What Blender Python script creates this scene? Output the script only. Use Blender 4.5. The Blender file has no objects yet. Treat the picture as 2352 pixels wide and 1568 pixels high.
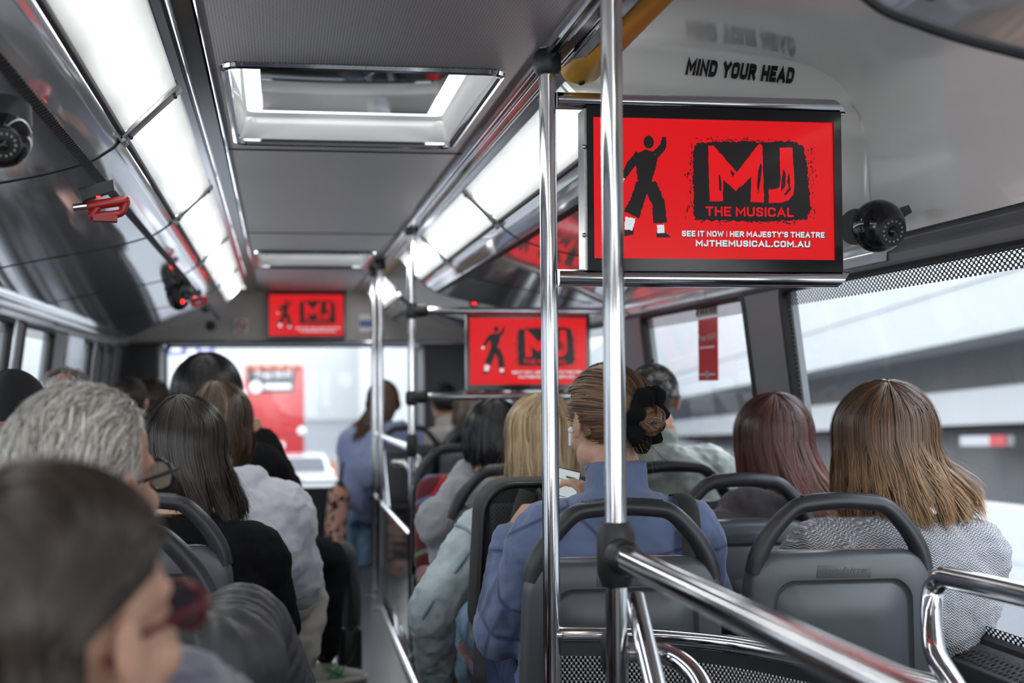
import bpy, bmesh, math, random
import numpy as np
from mathutils import Vector, Matrix
random.seed(7); RNG = np.random.default_rng(7)
scn = bpy.context.scene
COL = scn.collection
PI = math.pi
CAMZ = 1.2
# ------------------------------------------------------------------ camera (50 mm, full frame)
FPX = 2352 / 36 * 50
YAW, PIT, ROLL = math.radians(9.32), math.radians(1.84), math.radians(-0.4)
_F = Vector((math.sin(YAW) * math.cos(PIT), math.cos(YAW) * math.cos(PIT), math.sin(PIT)))
_R0 = Vector((math.cos(YAW), -math.sin(YAW), 0)); _U0 = _R0.cross(_F)
_R = _R0 * math.cos(ROLL) + _U0 * math.sin(ROLL); _U = _U0 * math.cos(ROLL) - _R0 * math.sin(ROLL)
CAM = Vector((0, 0, CAMZ))
def W(px, py, Y):
    """the point of the plane y = Y that the photograph shows at (px, py)"""
    d = _F + _R * ((px - 1176) / FPX) + _U * ((784 - py) / FPX)
    return CAM + d * (Y / d.y)
def PX(p):
    v = Vector(p) - CAM; z = v.dot(_F)
    return 1176 + FPX * v.dot(_R) / z, 784 - FPX * v.dot(_U) / z
cd = bpy.data.cameras.new('camera'); cam = bpy.data.objects.new('camera', cd); COL.objects.link(cam)
cam.matrix_world = Matrix(((_R.x, _U.x, -_F.x, 0), (_R.y, _U.y, -_F.y, 0), (_R.z, _U.z, -_F.z, CAMZ), (0, 0, 0, 1)))
cd.lens = 50; cd.sensor_width = 36; cd.clip_start = .05; cd.clip_end = 500
cd.dof.use_dof = True; cd.dof.focus_distance = 3.05; cd.dof.aperture_fstop = 3.0
scn.camera = cam
# ------------------------------------------------------------------ objects and their properties
def tag(o, label=None, cat=None, group=None, kind=None):
    if label: o['label'] = label
    if cat: o['category'] = cat
    if group: o['group'] = group
    if kind: o['kind'] = kind
    return o
def empty(name, loc=(0, 0, 0), label=None, cat=None, group=None, rz=0):
    o = bpy.data.objects.new(name, None); COL.objects.link(o); o.location = loc; o.rotation_euler.z = rz
    o.empty_display_size = .05
    return tag(o, label, cat, group)
def copy_tree(o, parent=None):
    c = o.copy(); COL.objects.link(c); c.parent = parent
    for ch in list(o.children): copy_tree(ch, c)
    return c
def relabel(root, label, group=None):
    root['label'] = label
    if group: root['group'] = group
def vec(p): return np.array(p, float)
def frames(P):
    P = np.asarray(P, float); T = np.gradient(P, axis=0); T /= np.linalg.norm(T, axis=1)[:, None] + 1e-12
    a = np.array((0, 0, 1.)) if abs(T[0][2]) < .9 else np.array((1., 0, 0))
    A = np.cross(T[0], a); A /= np.linalg.norm(A); As = [A]
    for i in range(1, len(P)):
        A = As[-1] - T[i] * np.dot(As[-1], T[i]); A /= np.linalg.norm(A) + 1e-12; As.append(A)
    As = np.array(As); return T, As, np.cross(T, As)
def spline(P, k=6, closed=False):
    P = [vec(p) for p in P]; out = []; n = len(P)
    for i in range(n if closed else n - 1):
        if closed: a, b, c, d = P[i - 1], P[i], P[(i + 1) % n], P[(i + 2) % n]
        else: a, b, c, d = P[max(i - 1, 0)], P[i], P[i + 1], P[min(i + 2, n - 1)]
        for j in range(k):
            t = j / k
            out.append(.5 * (2 * b + (c - a) * t + (2 * a - 5 * b + 4 * c - d) * t * t + (3 * b - a - 3 * c + d) * t ** 3))
    if not closed: out.append(P[-1])
    return np.array(out)
def fillet(P, r, k=6):
    """polyline with rounded corners"""
    P = [vec(p) for p in P]; out = [P[0]]
    for a, b, c in zip(P, P[1:], P[2:]):
        u = (a - b) / np.linalg.norm(a - b); v = (c - b) / np.linalg.norm(c - b)
        rr = min(r, .48 * np.linalg.norm(a - b), .48 * np.linalg.norm(c - b))
        p, q = b + u * rr, b + v * rr
        for j in range(k + 1):
            t = j / k; out.append((1 - t) ** 2 * p + 2 * t * (1 - t) * b + t * t * q)
    out.append(P[-1]); return np.array(out)
class MB:
    def __init__(s): s.v = []; s.f = []; s.n = 0
    def add(s, verts, faces):
        verts = np.asarray(verts, float).reshape(-1, 3); s.v.append(verts)
        s.f += [[i + s.n for i in f] for f in faces]; s.n += len(verts); return s
    def grid(s, P, closeu=False, closev=False):
        P = np.asarray(P, float); a, b = P.shape[:2]; F = []
        for i in range(a if closeu else a - 1):
            for j in range(b if closev else b - 1):
                i2, j2 = (i + 1) % a, (j + 1) % b
                F.append((i * b + j, i * b + j2, i2 * b + j2, i2 * b + j))
        return s.add(P.reshape(-1, 3), F)
    def box(s, lo, hi):
        x0, y0, z0 = lo; x1, y1, z1 = hi
        V = [(x0, y0, z0), (x1, y0, z0), (x1, y1, z0), (x0, y1, z0), (x0, y0, z1), (x1, y0, z1), (x1, y1, z1), (x0, y1, z1)]
        return s.add(V, [(0, 3, 2, 1), (4, 5, 6, 7), (0, 1, 5, 4), (1, 2, 6, 5), (2, 3, 7, 6), (3, 0, 4, 7)])
    def obox(s, c, ax, ay, az):
        """box from its centre and three half-axis vectors"""
        c, ax, ay, az = map(vec, (c, ax, ay, az))
        V = [c + i * ax + j * ay + k * az for k in (-1, 1) for i, j in ((-1, -1), (1, -1), (1, 1), (-1, 1))]
        return s.add(V, [(0, 3, 2, 1), (4, 5, 6, 7), (0, 1, 5, 4), (1, 2, 6, 5), (2, 3, 7, 6), (3, 0, 4, 7)])
    def tube(s, P, r, n=14, sx=1, sy=1, cap=True, side=None, round_ends=False):
        """swept circle or ellipse along P; side fixes the direction of the first radius"""
        P = np.asarray(P, float); m = len(P); r = np.broadcast_to(np.asarray(r, float).reshape(-1, 1) if np.ndim(r) == 1 else np.asarray(r, float), (m, 2) if np.ndim(r) == 2 else (m, 1))
        if r.shape[1] == 1: r = np.concatenate((r * sx, r * sy), 1)
        if round_ends:
            t0 = P[0] - P[1]; t0 /= np.linalg.norm(t0); t1 = P[-1] - P[-2]; t1 /= np.linalg.norm(t1)
            a = [(1, .18), (.92, .45), (.7, .75), (.38, .94)]
            P = np.vstack([[P[0] + t0 * min(r[0]) * k for k, q in a], P, [P[-1] + t1 * min(r[-1]) * k for k, q in a[::-1]]])
            r = np.vstack([[r[0] * q for k, q in a], r, [r[-1] * q for k, q in a[::-1]]]); m = len(P)
        T, A, B = frames(P)
        if side is not None:
            sd = vec(side); A = sd - T * (T @ sd)[:, None]; A /= np.linalg.norm(A, axis=1)[:, None] + 1e-12; B = np.cross(T, A)
        th = np.linspace(0, 2 * PI, n, endpoint=False)
        G = P[:, None] + A[:, None] * (np.cos(th)[None, :, None] * r[:, :1, None]) + B[:, None] * (np.sin(th)[None, :, None] * r[:, 1:, None])
        s.grid(G, closev=True)
        if cap:
            b = s.n - m * n
            s.f.append([b + i for i in range(n)][::-1]); s.f.append([b + (m - 1) * n + i for i in range(n)])
        return s
    def ball(s, c, r, n=20, m=12, R=None):
        """ellipsoid; R turns it"""
        c = vec(c); r = np.broadcast_to(vec(r), 3)
        th = np.linspace(0.02, PI - .02, m); ph = np.linspace(0, 2 * PI, n, endpoint=False)
        G = np.stack((np.sin(th)[:, None] * np.cos(ph) * r[0], np.sin(th)[:, None] * np.sin(ph) * r[1], np.cos(th)[:, None] * np.ones(n) * r[2]), -1)
        if R is not None: G = G @ np.array(R).T
        s.grid(G + c, closev=True); b = s.n - m * n
        s.f.append([b + i for i in range(n)]); s.f.append([b + (m - 1) * n + i for i in range(n)][::-1]); return s
    def lathe(s, prof, c=(0, 0, 0), n=28, axis='z'):
        th = np.linspace(0, 2 * PI, n, endpoint=False)
        G = np.array([[(r * math.cos(t), r * math.sin(t), z) for t in th] for r, z in prof])
        if axis == 'x': G = G[..., [2, 0, 1]]
        if axis == 'y': G = G[..., [0, 2, 1]] * np.array((1, -1, 1)) * np.array((1, -1, 1))
        s.grid(G + vec(c), closev=True); b = s.n - len(prof) * n
        s.f.append([b + i for i in range(n)]); s.f.append([b + (len(prof) - 1) * n + i for i in range(n)][::-1]); return s
    def prism(s, pts, d, M=None):
        """closed outline of 3D points pushed along the vector d"""
        P = np.asarray(pts, float); n = len(P); b = s.n
        s.add(np.vstack((P, P + vec(d))), [(i, (i + 1) % n, n + (i + 1) % n, n + i) for i in range(n)])
        s.f.append([b + i for i in range(n)][::-1]); s.f.append([b + n + i for i in range(n)]); return s
    def moved(s, R=None, t=(0, 0, 0)):
        v = np.vstack(s.v)
        if R is not None: v = v @ np.array(R).T
        s.v = [v + vec(t)]; return s
    def mesh(s, name, origin=(0, 0, 0)):
        me = bpy.data.meshes.new(name)
        me.from_pydata((np.vstack(s.v) - vec(origin)).tolist(), [], s.f); me.validate(); me.update(); return me
    def build(s, name, m, parent=None, origin=(0, 0, 0), smooth=True, bevel=0, seg=2, angle=40, fix=True):
        me = s.mesh(name, origin); o = bpy.data.objects.new(name, me); COL.objects.link(o)
        me.materials.append(m)
        if fix:
            bm = bmesh.new(); bm.from_mesh(me); bmesh.ops.recalc_face_normals(bm, faces=bm.faces)
            if bevel:
                ed = [e for e in bm.edges if len(e.link_faces) == 2 and e.calc_face_angle(0) > math.radians(35)]
                bmesh.ops.bevel(bm, geom=ed, offset=bevel, segments=seg, profile=.5, affect='EDGES', clamp_overlap=True)
            bm.to_mesh(me); bm.free()
        if smooth:
            me.polygons.foreach_set('use_smooth', [True] * len(me.polygons))
            me.set_sharp_from_angle(angle=math.radians(angle))
        if parent is not None: o.parent = parent
        else: o.location = origin
        return o
def remeshed(mb, name, m, parent, origin, voxel=.008, smooth=4, disp=None, disp2=None):
    """one continuous skin around everything gathered in mb"""
    me = mb.mesh('tmp', origin); t = bpy.data.objects.new('tmp', me); COL.objects.link(t)
    bm = bmesh.new(); bm.from_mesh(me); bmesh.ops.recalc_face_normals(bm, faces=bm.faces); bm.to_mesh(me); bm.free()
    r = t.modifiers.new('r', 'REMESH'); r.mode = 'VOXEL'; r.voxel_size = voxel
    if smooth: k = t.modifiers.new('s', 'SMOOTH'); k.factor = .5; k.iterations = smooth
    for d in (disp, disp2):
        if d:
            tx = bpy.data.textures.new('folds', 'CLOUDS'); tx.noise_scale = d[1]; tx.noise_depth = 2
            dm = t.modifiers.new('d', 'DISPLACE'); dm.texture = tx; dm.strength = d[0]; dm.mid_level = .5; dm.texture_coords = 'LOCAL'
    dg = bpy.context.evaluated_depsgraph_get(); dg.update()
    me2 = bpy.data.meshes.new_from_object(t.evaluated_get(dg)); me2.name = name
    bpy.data.objects.remove(t); bpy.data.meshes.remove(me)
    me2.materials.clear(); me2.materials.append(m)
    me2.polygons.foreach_set('use_smooth', [True] * len(me2.polygons))
    o = bpy.data.objects.new(name, me2); COL.objects.link(o)
    if parent is not None: o.parent = parent
    else: o.location = origin
    return o
# ------------------------------------------------------------------ materials
class NT:
    def __init__(s, m): s.t = m.node_tree; s.b = s.t.nodes['Principled BSDF']; s.out = s.t.nodes['Material Output']
    def n(s, k, **kw):
        x = s.t.nodes.new(k)
        for a, b in kw.items(): setattr(x, a, b)
        return x
    def link(s, a, b): s.t.links.new(a, b)
    def put(s, sock, v):
        if hasattr(v, 'is_output'): s.link(v, sock)
        else: sock.default_value = v
    def math(s, op, a, b=0.0, c=0.0):
        x = s.n('ShaderNodeMath', operation=op)
        for i, v in enumerate((a, b, c)): s.put(x.inputs[i], v)
        return x.outputs[0]
    def xyz(s, kind='Object'):
        tc = s.n('ShaderNodeTexCoord'); se = s.n('ShaderNodeSeparateXYZ'); s.link(tc.outputs[kind], se.inputs[0])
        s.vec = tc.outputs[kind]; return se.outputs
    def wave(s, v, period, ph=0.0): return s.math('SINE', s.math('MULTIPLY_ADD', v, 2 * PI / period, ph))
    def gt(s, v, a, soft=.1):
        x = s.n('ShaderNodeMapRange', interpolation_type='SMOOTHSTEP')
        s.link(v, x.inputs[0]); x.inputs[1].default_value = a - soft; x.inputs[2].default_value = a + soft; return x.outputs[0]
    def mix(s, f, a, b):
        x = s.n('ShaderNodeMix', data_type='RGBA'); s.put(x.inputs[0], f)
        for i, v in ((6, a), (7, b)):
            s.put(x.inputs[i], (*v, 1) if isinstance(v, tuple) and len(v) == 3 else v)
        return x.outputs[2]
    def noise(s, scale, detail=3, rough=.55, vec=None, dist=0):
        x = s.n('ShaderNodeTexNoise'); x.inputs['Scale'].default_value = scale; x.inputs['Detail'].default_value = detail
        x.inputs['Roughness'].default_value = rough; x.inputs['Distortion'].default_value = dist
        if vec is None: tc = s.n('ShaderNodeTexCoord'); vec = tc.outputs['Object']
        s.link(vec, x.inputs['Vector']); return x.outputs[0]
    def ramp(s, v, stops, const=False):
        x = s.n('ShaderNodeValToRGB'); e = x.color_ramp.elements
        if const: x.color_ramp.interpolation = 'CONSTANT'
        while len(e) < len(stops): e.new(.5)
        for k, (p, c) in zip(e, stops): k.position = p; k.color = (*c, 1)
        s.link(v, x.inputs[0]); return x.outputs[0]
    def bump(s, h, strength=.3, dist=.01):
        x = s.n('ShaderNodeBump'); x.inputs['Strength'].default_value = strength; x.inputs['Distance'].default_value = dist
        s.link(h, x.inputs['Height']); s.link(x.outputs[0], s.b.inputs['Normal'])
    def color(s, c): s.link(c, s.b.inputs['Base Color'])
    def alpha(s, a): s.link(a, s.b.inputs['Alpha'])
def mat(name, c=(.5, .5, .5), rough=.5, metal=0, spec=.5, coat=0, emit=None, estr=1, sheen=0, alpha=1):
    m = bpy.data.materials.new(name); m.use_nodes = True; b = m.node_tree.nodes['Principled BSDF']
    b.inputs['Base Color'].default_value = (*c, 1); b.inputs['Roughness'].default_value = rough; b.inputs['Metallic'].default_value = metal
    b.inputs['Specular IOR Level'].default_value = spec; b.inputs['Coat Weight'].default_value = coat; b.inputs['Coat Roughness'].default_value = .06
    b.inputs['Sheen Weight'].default_value = sheen; b.inputs['Alpha'].default_value = alpha
    if emit: b.inputs['Emission Color'].default_value = (*emit, 1); b.inputs['Emission Strength'].default_value = estr
    return m
def noisy(name, c, var=.15, scale=40, rough=.6, bump=.15, dist=.002, **kw):
    """one colour broken up by a fine noise, with a little relief"""
    m = mat(name, c, rough, **kw); t = NT(m); v = t.noise(scale)
    t.color(t.mix(v, tuple(x * (1 - var) for x in c), tuple(min(1, x * (1 + var)) for x in c)))
    if bump: t.bump(v, bump, dist)
    return m
def emis(name, c, s=1.0, rough=.25):
    return mat(name, tuple(x * .1 for x in c), rough, emit=c, estr=s)
M = {}
M['chrome'] = noisy('chrome_tube', (.66, .66, .68), .06, 8, .1, .0, metal=1)
M['steel'] = noisy('brushed_steel', (.5, .5, .52), .1, 30, .25, .05, metal=1)
M['black'] = noisy('black_rubber', (.012, .012, .013), .3, 60, .45, .1)
M['blackgloss'] = noisy('black_gloss', (.01, .01, .012), .2, 20, .12, 0)
M['dark'] = noisy('dark_plastic', (.035, .036, .039), .15, 50, .5, .1)
M['seatgrey'] = noisy('seat_grey_plastic', (.075, .081, .09), .06, 220, .38, .12, .0006)
M['handle'] = noisy('handle_black_plastic', (.022, .023, .026), .1, 90, .4, .05)
M['yellow'] = noisy('yellow_foam', (.62, .33, .02), .06, 60, .5, .1)
M['white'] = noisy('white_moulding', (.90, .895, .885), .02, 3, .16, .0, .02, coat=.8)
M['silver'] = noisy('silver_laminate', (.84, .84, .86), .05, 5, .06, .02, .008, metal=.38, coat=.8)
M['bracket'] = noisy('bracket_metal', (.26, .26, .265), .1, 40, .38, .05, metal=.35)
M['band'] = noisy('polished_band', (.42, .42, .44), .06, 10, .16, .03, metal=.85)
M['blackband'] = noisy('black_laminate', (.02, .02, .022), .2, 6, .14, .0)
M['pillar'] = noisy('grey_pillar', (.2, .21, .225), .06, 60, .45, .05)
M['frontpanel'] = noisy('beige_grey_panel', (.40, .37, .345), .06, 20, .35, .03)
M['seal'] = noisy('window_rubber', (.012, .012, .013), .2, 80, .5, .1)
M['red'] = noisy('red_plastic', (.34, .012, .016), .1, 40, .35, .05)
M['floor'] = noisy('grey_vinyl_floor', (.05, .05, .053), .35, 180, .33, .1)
M['skin'] = noisy('skin', (.56, .33, .235), .09, 70, .5, .08, .001)
M['skin2'] = noisy('skin_tan', (.42, .235, .155), .09, 70, .5, .08, .001)
M['skin3'] = noisy('skin_rosy', (.55, .29, .215), .14, 50, .45, .1, .001)
m = mat('perforated_ceiling', (.2, .2, .2), .4, .0); t = NT(m); x, y, z = t.xyz()
d = t.math('MULTIPLY', t.wave(x, .0125), t.wave(y, .0125)); h = t.gt(d, .25, .22)
n1 = t.noise(1.2)
t.color(t.mix(h, t.mix(n1, (.42, .408, .408), (.52, .505, .507)), (.05, .047, .05))); t.bump(h, -.5, .002); M['ceil'] = m
m = mat('expanded_metal', (.5, .5, .5), .3, .85); t = NT(m); x, y, z = t.xyz('UV')
d = t.math('MULTIPLY', t.wave(x, .0095), t.wave(y, .0125)); h = t.gt(d, .02, .25)
t.color(t.mix(h, (.02, .02, .02), (.72, .72, .71))); t.bump(d, .8, .004); M['mesh'] = m
m = mat('dotted_frit', (.015, .015, .016), .3); t = NT(m); x, y, z = t.xyz()
d = t.math('MULTIPLY', t.wave(y, .022), t.wave(z, .013)); t.alpha(t.math('SUBTRACT', 1.0, t.gt(d, .12, .08))); M['frit'] = m
m = bpy.data.materials.new('window_glass'); m.use_nodes = True; t = m.node_tree; t.nodes.clear()
o_ = t.nodes.new('ShaderNodeOutputMaterial'); mx = t.nodes.new('ShaderNodeMixShader'); tr = t.nodes.new('ShaderNodeBsdfTransparent'); gl = t.nodes.new('ShaderNodeBsdfGlossy')
tr.inputs[0].default_value = (.93, .95, .95, 1); gl.inputs['Roughness'].default_value = .02
lw = t.nodes.new('ShaderNodeLayerWeight'); pw = t.nodes.new('ShaderNodeMath'); pw.operation = 'POWER'; pw.inputs[1].default_value = 5; t.links.new(lw.outputs['Facing'], pw.inputs[0]); fr = t.nodes.new('ShaderNodeMath'); fr.operation = 'MULTIPLY_ADD'; fr.inputs[1].default_value = .5; fr.inputs[2].default_value = .03; t.links.new(pw.outputs[0], fr.inputs[0])
t.links.new(fr.outputs[0], mx.inputs[0]); t.links.new(tr.outputs[0], mx.inputs[1]); t.links.new(gl.outputs[0], mx.inputs[2]); t.links.new(mx.outputs[0], o_.inputs[0]); M['glass'] = m
m = mat('dark_glass', (.05, .055, .06), .08, .3); M['darkglass'] = m
m = mat('light_diffuser', (.8, .8, .8), .3); t = NT(m)
at = t.n('ShaderNodeAttribute', attribute_name='across')
nz = t.noise(3.5, 2); xs = t.math('ADD', at.outputs['Fac'], t.math('MULTIPLY', t.math('SUBTRACT', nz, .5), .22))
em = t.ramp(xs, [(0, (.28, .30, .29)), (.2, (.50, .53, .51)), (.42, (7, 7.1, 7)), (.6, (7, 7, 7)), (.8, (.52, .55, .53)), (1, (.2, .21, .2))])
t.link(em, t.b.inputs['Emission Color']); t.b.inputs['Emission Strength'].default_value = 1.25; M['diffuser'] = m
M['skyrim'] = mat('glowing_hatch_rim', (.8, .8, .8), .3, emit=(.93, 1, 1), estr=1.7)  # emission stands in for sky light coming through the rim
m = mat('seat_fabric', (.1, .01, .012), .9, sheen=.3); t = NT(m); x, y, z = t.xyz()
v = t.noise(220, 2); n2 = t.noise(9, 2)
base = t.mix(v, (.035, .004, .006), (.2, .014, .018))
wv = t.n('ShaderNodeTexWave', wave_type='RINGS', rings_direction='Y'); wv.inputs['Scale'].default_value = 3.2; wv.inputs['Distortion'].default_value = 7; wv.inputs['Detail'].default_value = 1; wv.inputs['Detail Scale'].default_value = .8
t.link(t.vec, wv.inputs[0])
b2 = t.mix(t.gt(wv.outputs['Fac'], .93, .03), base, t.ramp(n2, [(.3, (.1, .3, .12)), (.45, (.12, .2, .36)), (.6, (.16, .17, .42)), (.75, (.4, .05, .05))]))
wv2 = t.n('ShaderNodeTexWave', wave_type='BANDS', bands_direction='DIAGONAL'); wv2.inputs['Scale'].default_value = 2.4; wv2.inputs['Distortion'].default_value = 9; wv2.inputs['Detail'].default_value = 1
t.link(t.vec, wv2.inputs[0]); t.color(t.mix(t.gt(wv2.outputs['Fac'], .97, .02), b2, (.5, .02, .03))); t.bump(v, .4, .002); M['fabric'] = m
m = mat('grip', (.016, .017, .02), .38); t = NT(m); x, y, z = t.xyz(); d = t.math('MULTIPLY', t.wave(x, .0095), t.wave(t.math('ADD', z, y), .0095)); t.bump(t.gt(d, .2, .3), .9, .003); M['grip'] = m
# cloth
m = mat('grey_knit', (.33, .33, .36), .95, sheen=.2); t = NT(m); x, y, z = t.xyz()
tri = t.math('PINGPONG', t.math('ADD', x, t.math('MULTIPLY', y, .3)), .0065); d = t.wave(t.math('ADD', z, t.math('MULTIPLY', tri, .8)), .0062)
t.color(t.mix(t.gt(d, 0, .7), (.19, .19, .21), (.56, .56, .59))); t.bump(d, .8, .003); M['knit'] = m
m = mat('blue_quilt', (.1, .15, .29), .8, sheen=.15); t = NT(m); x, y, z = t.xyz()
vo = t.n('ShaderNodeTexVoronoi', feature='DISTANCE_TO_EDGE'); vo.inputs['Scale'].default_value = 4.4; vo.inputs['Randomness'].default_value = .6; t.link(t.vec, vo.inputs['Vector'])
sm = t.gt(vo.outputs['Distance'], .018, .016); nz = t.noise(22, 4); n3 = t.noise(300, 2)
t.color(t.mix(sm, (.052, .075, .145), t.mix(nz, (.10, .138, .255), (.15, .195, .325))))
t.bump(t.math('ADD', t.math('MULTIPLY', t.math('MINIMUM', vo.outputs['Distance'], .14), 4.5), t.math('MULTIPLY', nz, .5)), .65, .010); M['quilt'] = m
m = mat('pale_denim', (.42, .52, .56), .9); t = NT(m); nz = t.noise(9, 5, .65); n3 = t.noise(420, 2)
t.color(t.mix(n3, t.mix(nz, (.20, .30, .36), (.52, .60, .63)), (.56, .64, .67))); t.bump(t.math('ADD', nz, t.math('MULTIPLY', n3, .2)), .35, .012); M['denim'] = m
M['hoodie'] = noisy('grey_marl_fleece', (.58, .59, .66), .14, 260, .95, .25, .002, sheen=.3)
M['hoodie2'] = noisy('mid_grey_fleece', (.3, .31, .34), .14, 260, .95, .25, .002, sheen=.3)
M['lavender'] = noisy('lavender_blue_fleece', (.3, .36, .58), .1, 120, .95, .2, .002, sheen=.3)
M['blackcloth'] = noisy('black_cotton', (.008, .008, .009), .3, 120, .95, .25, .002, spec=.12)
M['blackpad'] = noisy('black_padding', (.016, .016, .017), .3, 300, .7, .5, .001)
m = mat('black_mesh_fabric', (.012, .012, .012), .75); t = NT(m); x, y, z = t.xyz(); d = t.math('MULTIPLY', t.wave(x, .011), t.wave(z, .011)); t.color(t.mix(t.gt(d, .1, .3), (.022, .022, .023), (.006, .006, .006))); t.bump(d, -.8, .003); M['airmesh'] = m
M['puffer'] = noisy('charcoal_puffer', (.036, .037, .041), .12, 30, .5, .35, .006)
M['slate'] = noisy('slate_purple_fleece', (.075, .075, .115), .12, 150, .95, .2, .002, sheen=.3)
M['plum'] = noisy('plum_grey_fleece', (.085, .075, .088), .12, 150, .95, .2, .002, sheen=.2)
M['olive'] = noisy('grey_green_nylon', (.24, .265, .235), .1, 18, .5, .5, .01)
M['cream'] = noisy('cream_cotton', (.58, .55, .49), .06, 60, .9, .2, .004)
M['jeans'] = noisy('light_jeans', (.22, .36, .52), .18, 90, .9, .2, .003)
M['navy'] = noisy('navy_denim', (.03, .045, .11), .2, 90, .9, .2, .003)
M['blacktrouser'] = noisy('black_trouser', (.012, .0125, .014), .15, 110, .95, .2, .003, spec=.12)
M['orange'] = noisy('orange_cotton', (.75, .25, .03), .08, 90, .9, .1)
m = mat('camouflage', (.1, .1, .1), .9); t = NT(m); t.xyz(); nz = t.noise(24, 5, .62)
t.color(t.ramp(nz, [(0, (.025, .025, .027)), (.45, (.07, .066, .06)), (.52, (.2, .18, .155)), (.57, (.34, .31, .27)), (.63, (.11, .1, .09))], True)); M['camo'] = m
M['beanie'] = noisy('black_knit_cap', (.014, .013, .016), .3, 200, .95, .4, .003)
M['tortoise'] = mat('dark_spectacle_frame', (.016, .02, .024), .2)
M['redframe'] = mat('dark_red_spectacle_frame', (.1, .01, .014), .25)
m = mat('lens', (.8, .75, .65), .05, alpha=.25); M['lens'] = m
M['lens2'] = mat('smoky_lens', (.05, .05, .08), .1, alpha=.75)
m = mat('hair', (.1, .1, .1), .33, spec=.45); t = NT(m); at = t.n('ShaderNodeAttribute', attribute_name='hc'); t.color(at.outputs['Color']); M['hair'] = m
def fit_text(s, w, h, m, name, parent=None, bold=.0, shear=0, origin=None, rot=None, thick=0.0):
    """lettering as a mesh that fills a w x h box centred on the origin, facing -y"""
    cu = bpy.data.curves.new('txt', 'FONT'); cu.body = s; cu.size = 1; cu.offset = bold; cu.shear = shear; cu.extrude = thick; cu.resolution_u = 4
    cu.space_character = 1 + bold * 1.6
    ob = bpy.data.objects.new('txt', cu); COL.objects.link(ob); dg = bpy.context.evaluated_depsgraph_get(); dg.update()
    me = bpy.data.meshes.new_from_object(ob.evaluated_get(dg)); bpy.data.objects.remove(ob); bpy.data.curves.remove(cu)
    v = np.zeros(len(me.vertices) * 3); me.vertices.foreach_get('co', v); v = v.reshape(-1, 3)
    lo, hi = v.min(0), v.max(0); c = (lo + hi) / 2; sc = (hi - lo)
    v = np.stack(((v[:, 0] - c[0]) * w / sc[0], -(v[:, 2]) * (h / sc[1]), (v[:, 1] - c[1]) * h / sc[1]), 1)
    me.vertices.foreach_set('co', v.ravel()); me.update(); me.name = name
    me.materials.clear(); me.materials.append(m)
    o = bpy.data.objects.new(name, me); COL.objects.link(o)
    if parent is not None: o.parent = parent
    if origin is not None: o.location = origin
    if rot is not None: o.rotation_euler = rot
    return o

GL = {  # letters as centre lines in a unit-high box: width, strokes
 'A': (.74, [[(0, 0), (.37, 1), (.74, 0)], [(.14, .3), (.60, .3)]]), 'C': (.64, [[(.64, .78), (.6, .93), (.46, 1), (.2, 1), (.05, .93), (0, .78), (0, .22), (.05, .07), (.2, 0), (.46, 0), (.6, .07), (.64, .22)]]),
 'D': (.64, [[(0, 0), (0, 1), (.36, 1), (.56, .92), (.64, .74), (.64, .26), (.56, .08), (.36, 0), (0, 0)]]), 'E': (.54, [[(.54, 1), (0, 1), (0, 0), (.54, 0)], [(0, .5), (.46, .5)]]), 'H': (.64, [[(0, 0), (0, 1)], [(.64, 0), (.64, 1)], [(0, .5), (.64, .5)]]),
 'I': (.0, [[(0, 0), (0, 1)]]), 'J': (.46, [[(.46, 1), (.46, .24), (.40, .06), (.26, 0), (.14, 0), (.02, .07), (0, .24)]]), 'L': (.5, [[(0, 1), (0, 0), (.5, 0)]]), 'M': (.84, [[(0, 0), (0, 1), (.42, .3), (.84, 1), (.84, 0)]]), 'N': (.66, [[(0, 0), (0, 1), (.66, 0), (.66, 1)]]),
 'O': (.66, [[(.2, 0), (.05, .07), (0, .24), (0, .76), (.05, .93), (.2, 1), (.46, 1), (.61, .93), (.66, .76), (.66, .24), (.61, .07), (.46, 0), (.2, 0)]]), 'R': (.62, [[(0, 0), (0, 1), (.42, 1), (.57, .93), (.61, .76), (.57, .58), (.42, .5), (0, .5)], [(.34, .5), (.62, 0)]]),
 'S': (.58, [[(.57, .8), (.52, .94), (.40, 1), (.18, 1), (.05, .93), (0, .78), (.05, .62), (.18, .55), (.42, .46), (.54, .38), (.58, .24), (.52, .07), (.38, 0), (.17, 0), (.05, .06), (0, .2)]]), 'T': (.62, [[(0, 1), (.62, 1)], [(.31, 1), (.31, 0)]]),
 'U': (.64, [[(0, 1), (0, .24), (.05, .07), (.2, 0), (.44, 0), (.59, .07), (.64, .24), (.64, 1)]]), 'W': (.98, [[(0, 1), (.25, 0), (.49, .8), (.73, 0), (.98, 1)]]), 'Y': (.66, [[(0, 1), (.33, .48), (.66, 1)], [(.33, .48), (.33, 0)]]), '|': (.0, [[(0, -.08), (0, 1.08)]]), '.': (.02, [[(0, 0), (.02, .02)]]), "'": (.0, [[(0, .8), (0, 1)]]),
 'F': (.5, [[(0, 0), (0, 1), (.5, 1)], [(0, .5), (.42, .5)]]), 'r': (.3, [[(0, 0), (0, .62)], [(0, .4), (.1, .58), (.3, .62)]]), 'e': (.44, [[(.42, .1), (.3, 0), (.14, 0), (.03, .1), (0, .32), (.04, .54), (.16, .64), (.3, .64), (.42, .54), (.44, .34), (0, .34)]]), 'i': (.0, [[(0, 0), (0, .64)], [(0, .9), (0, 1)]]), '-': (.25, [[(0, .38), (.25, .38)]])}
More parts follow.
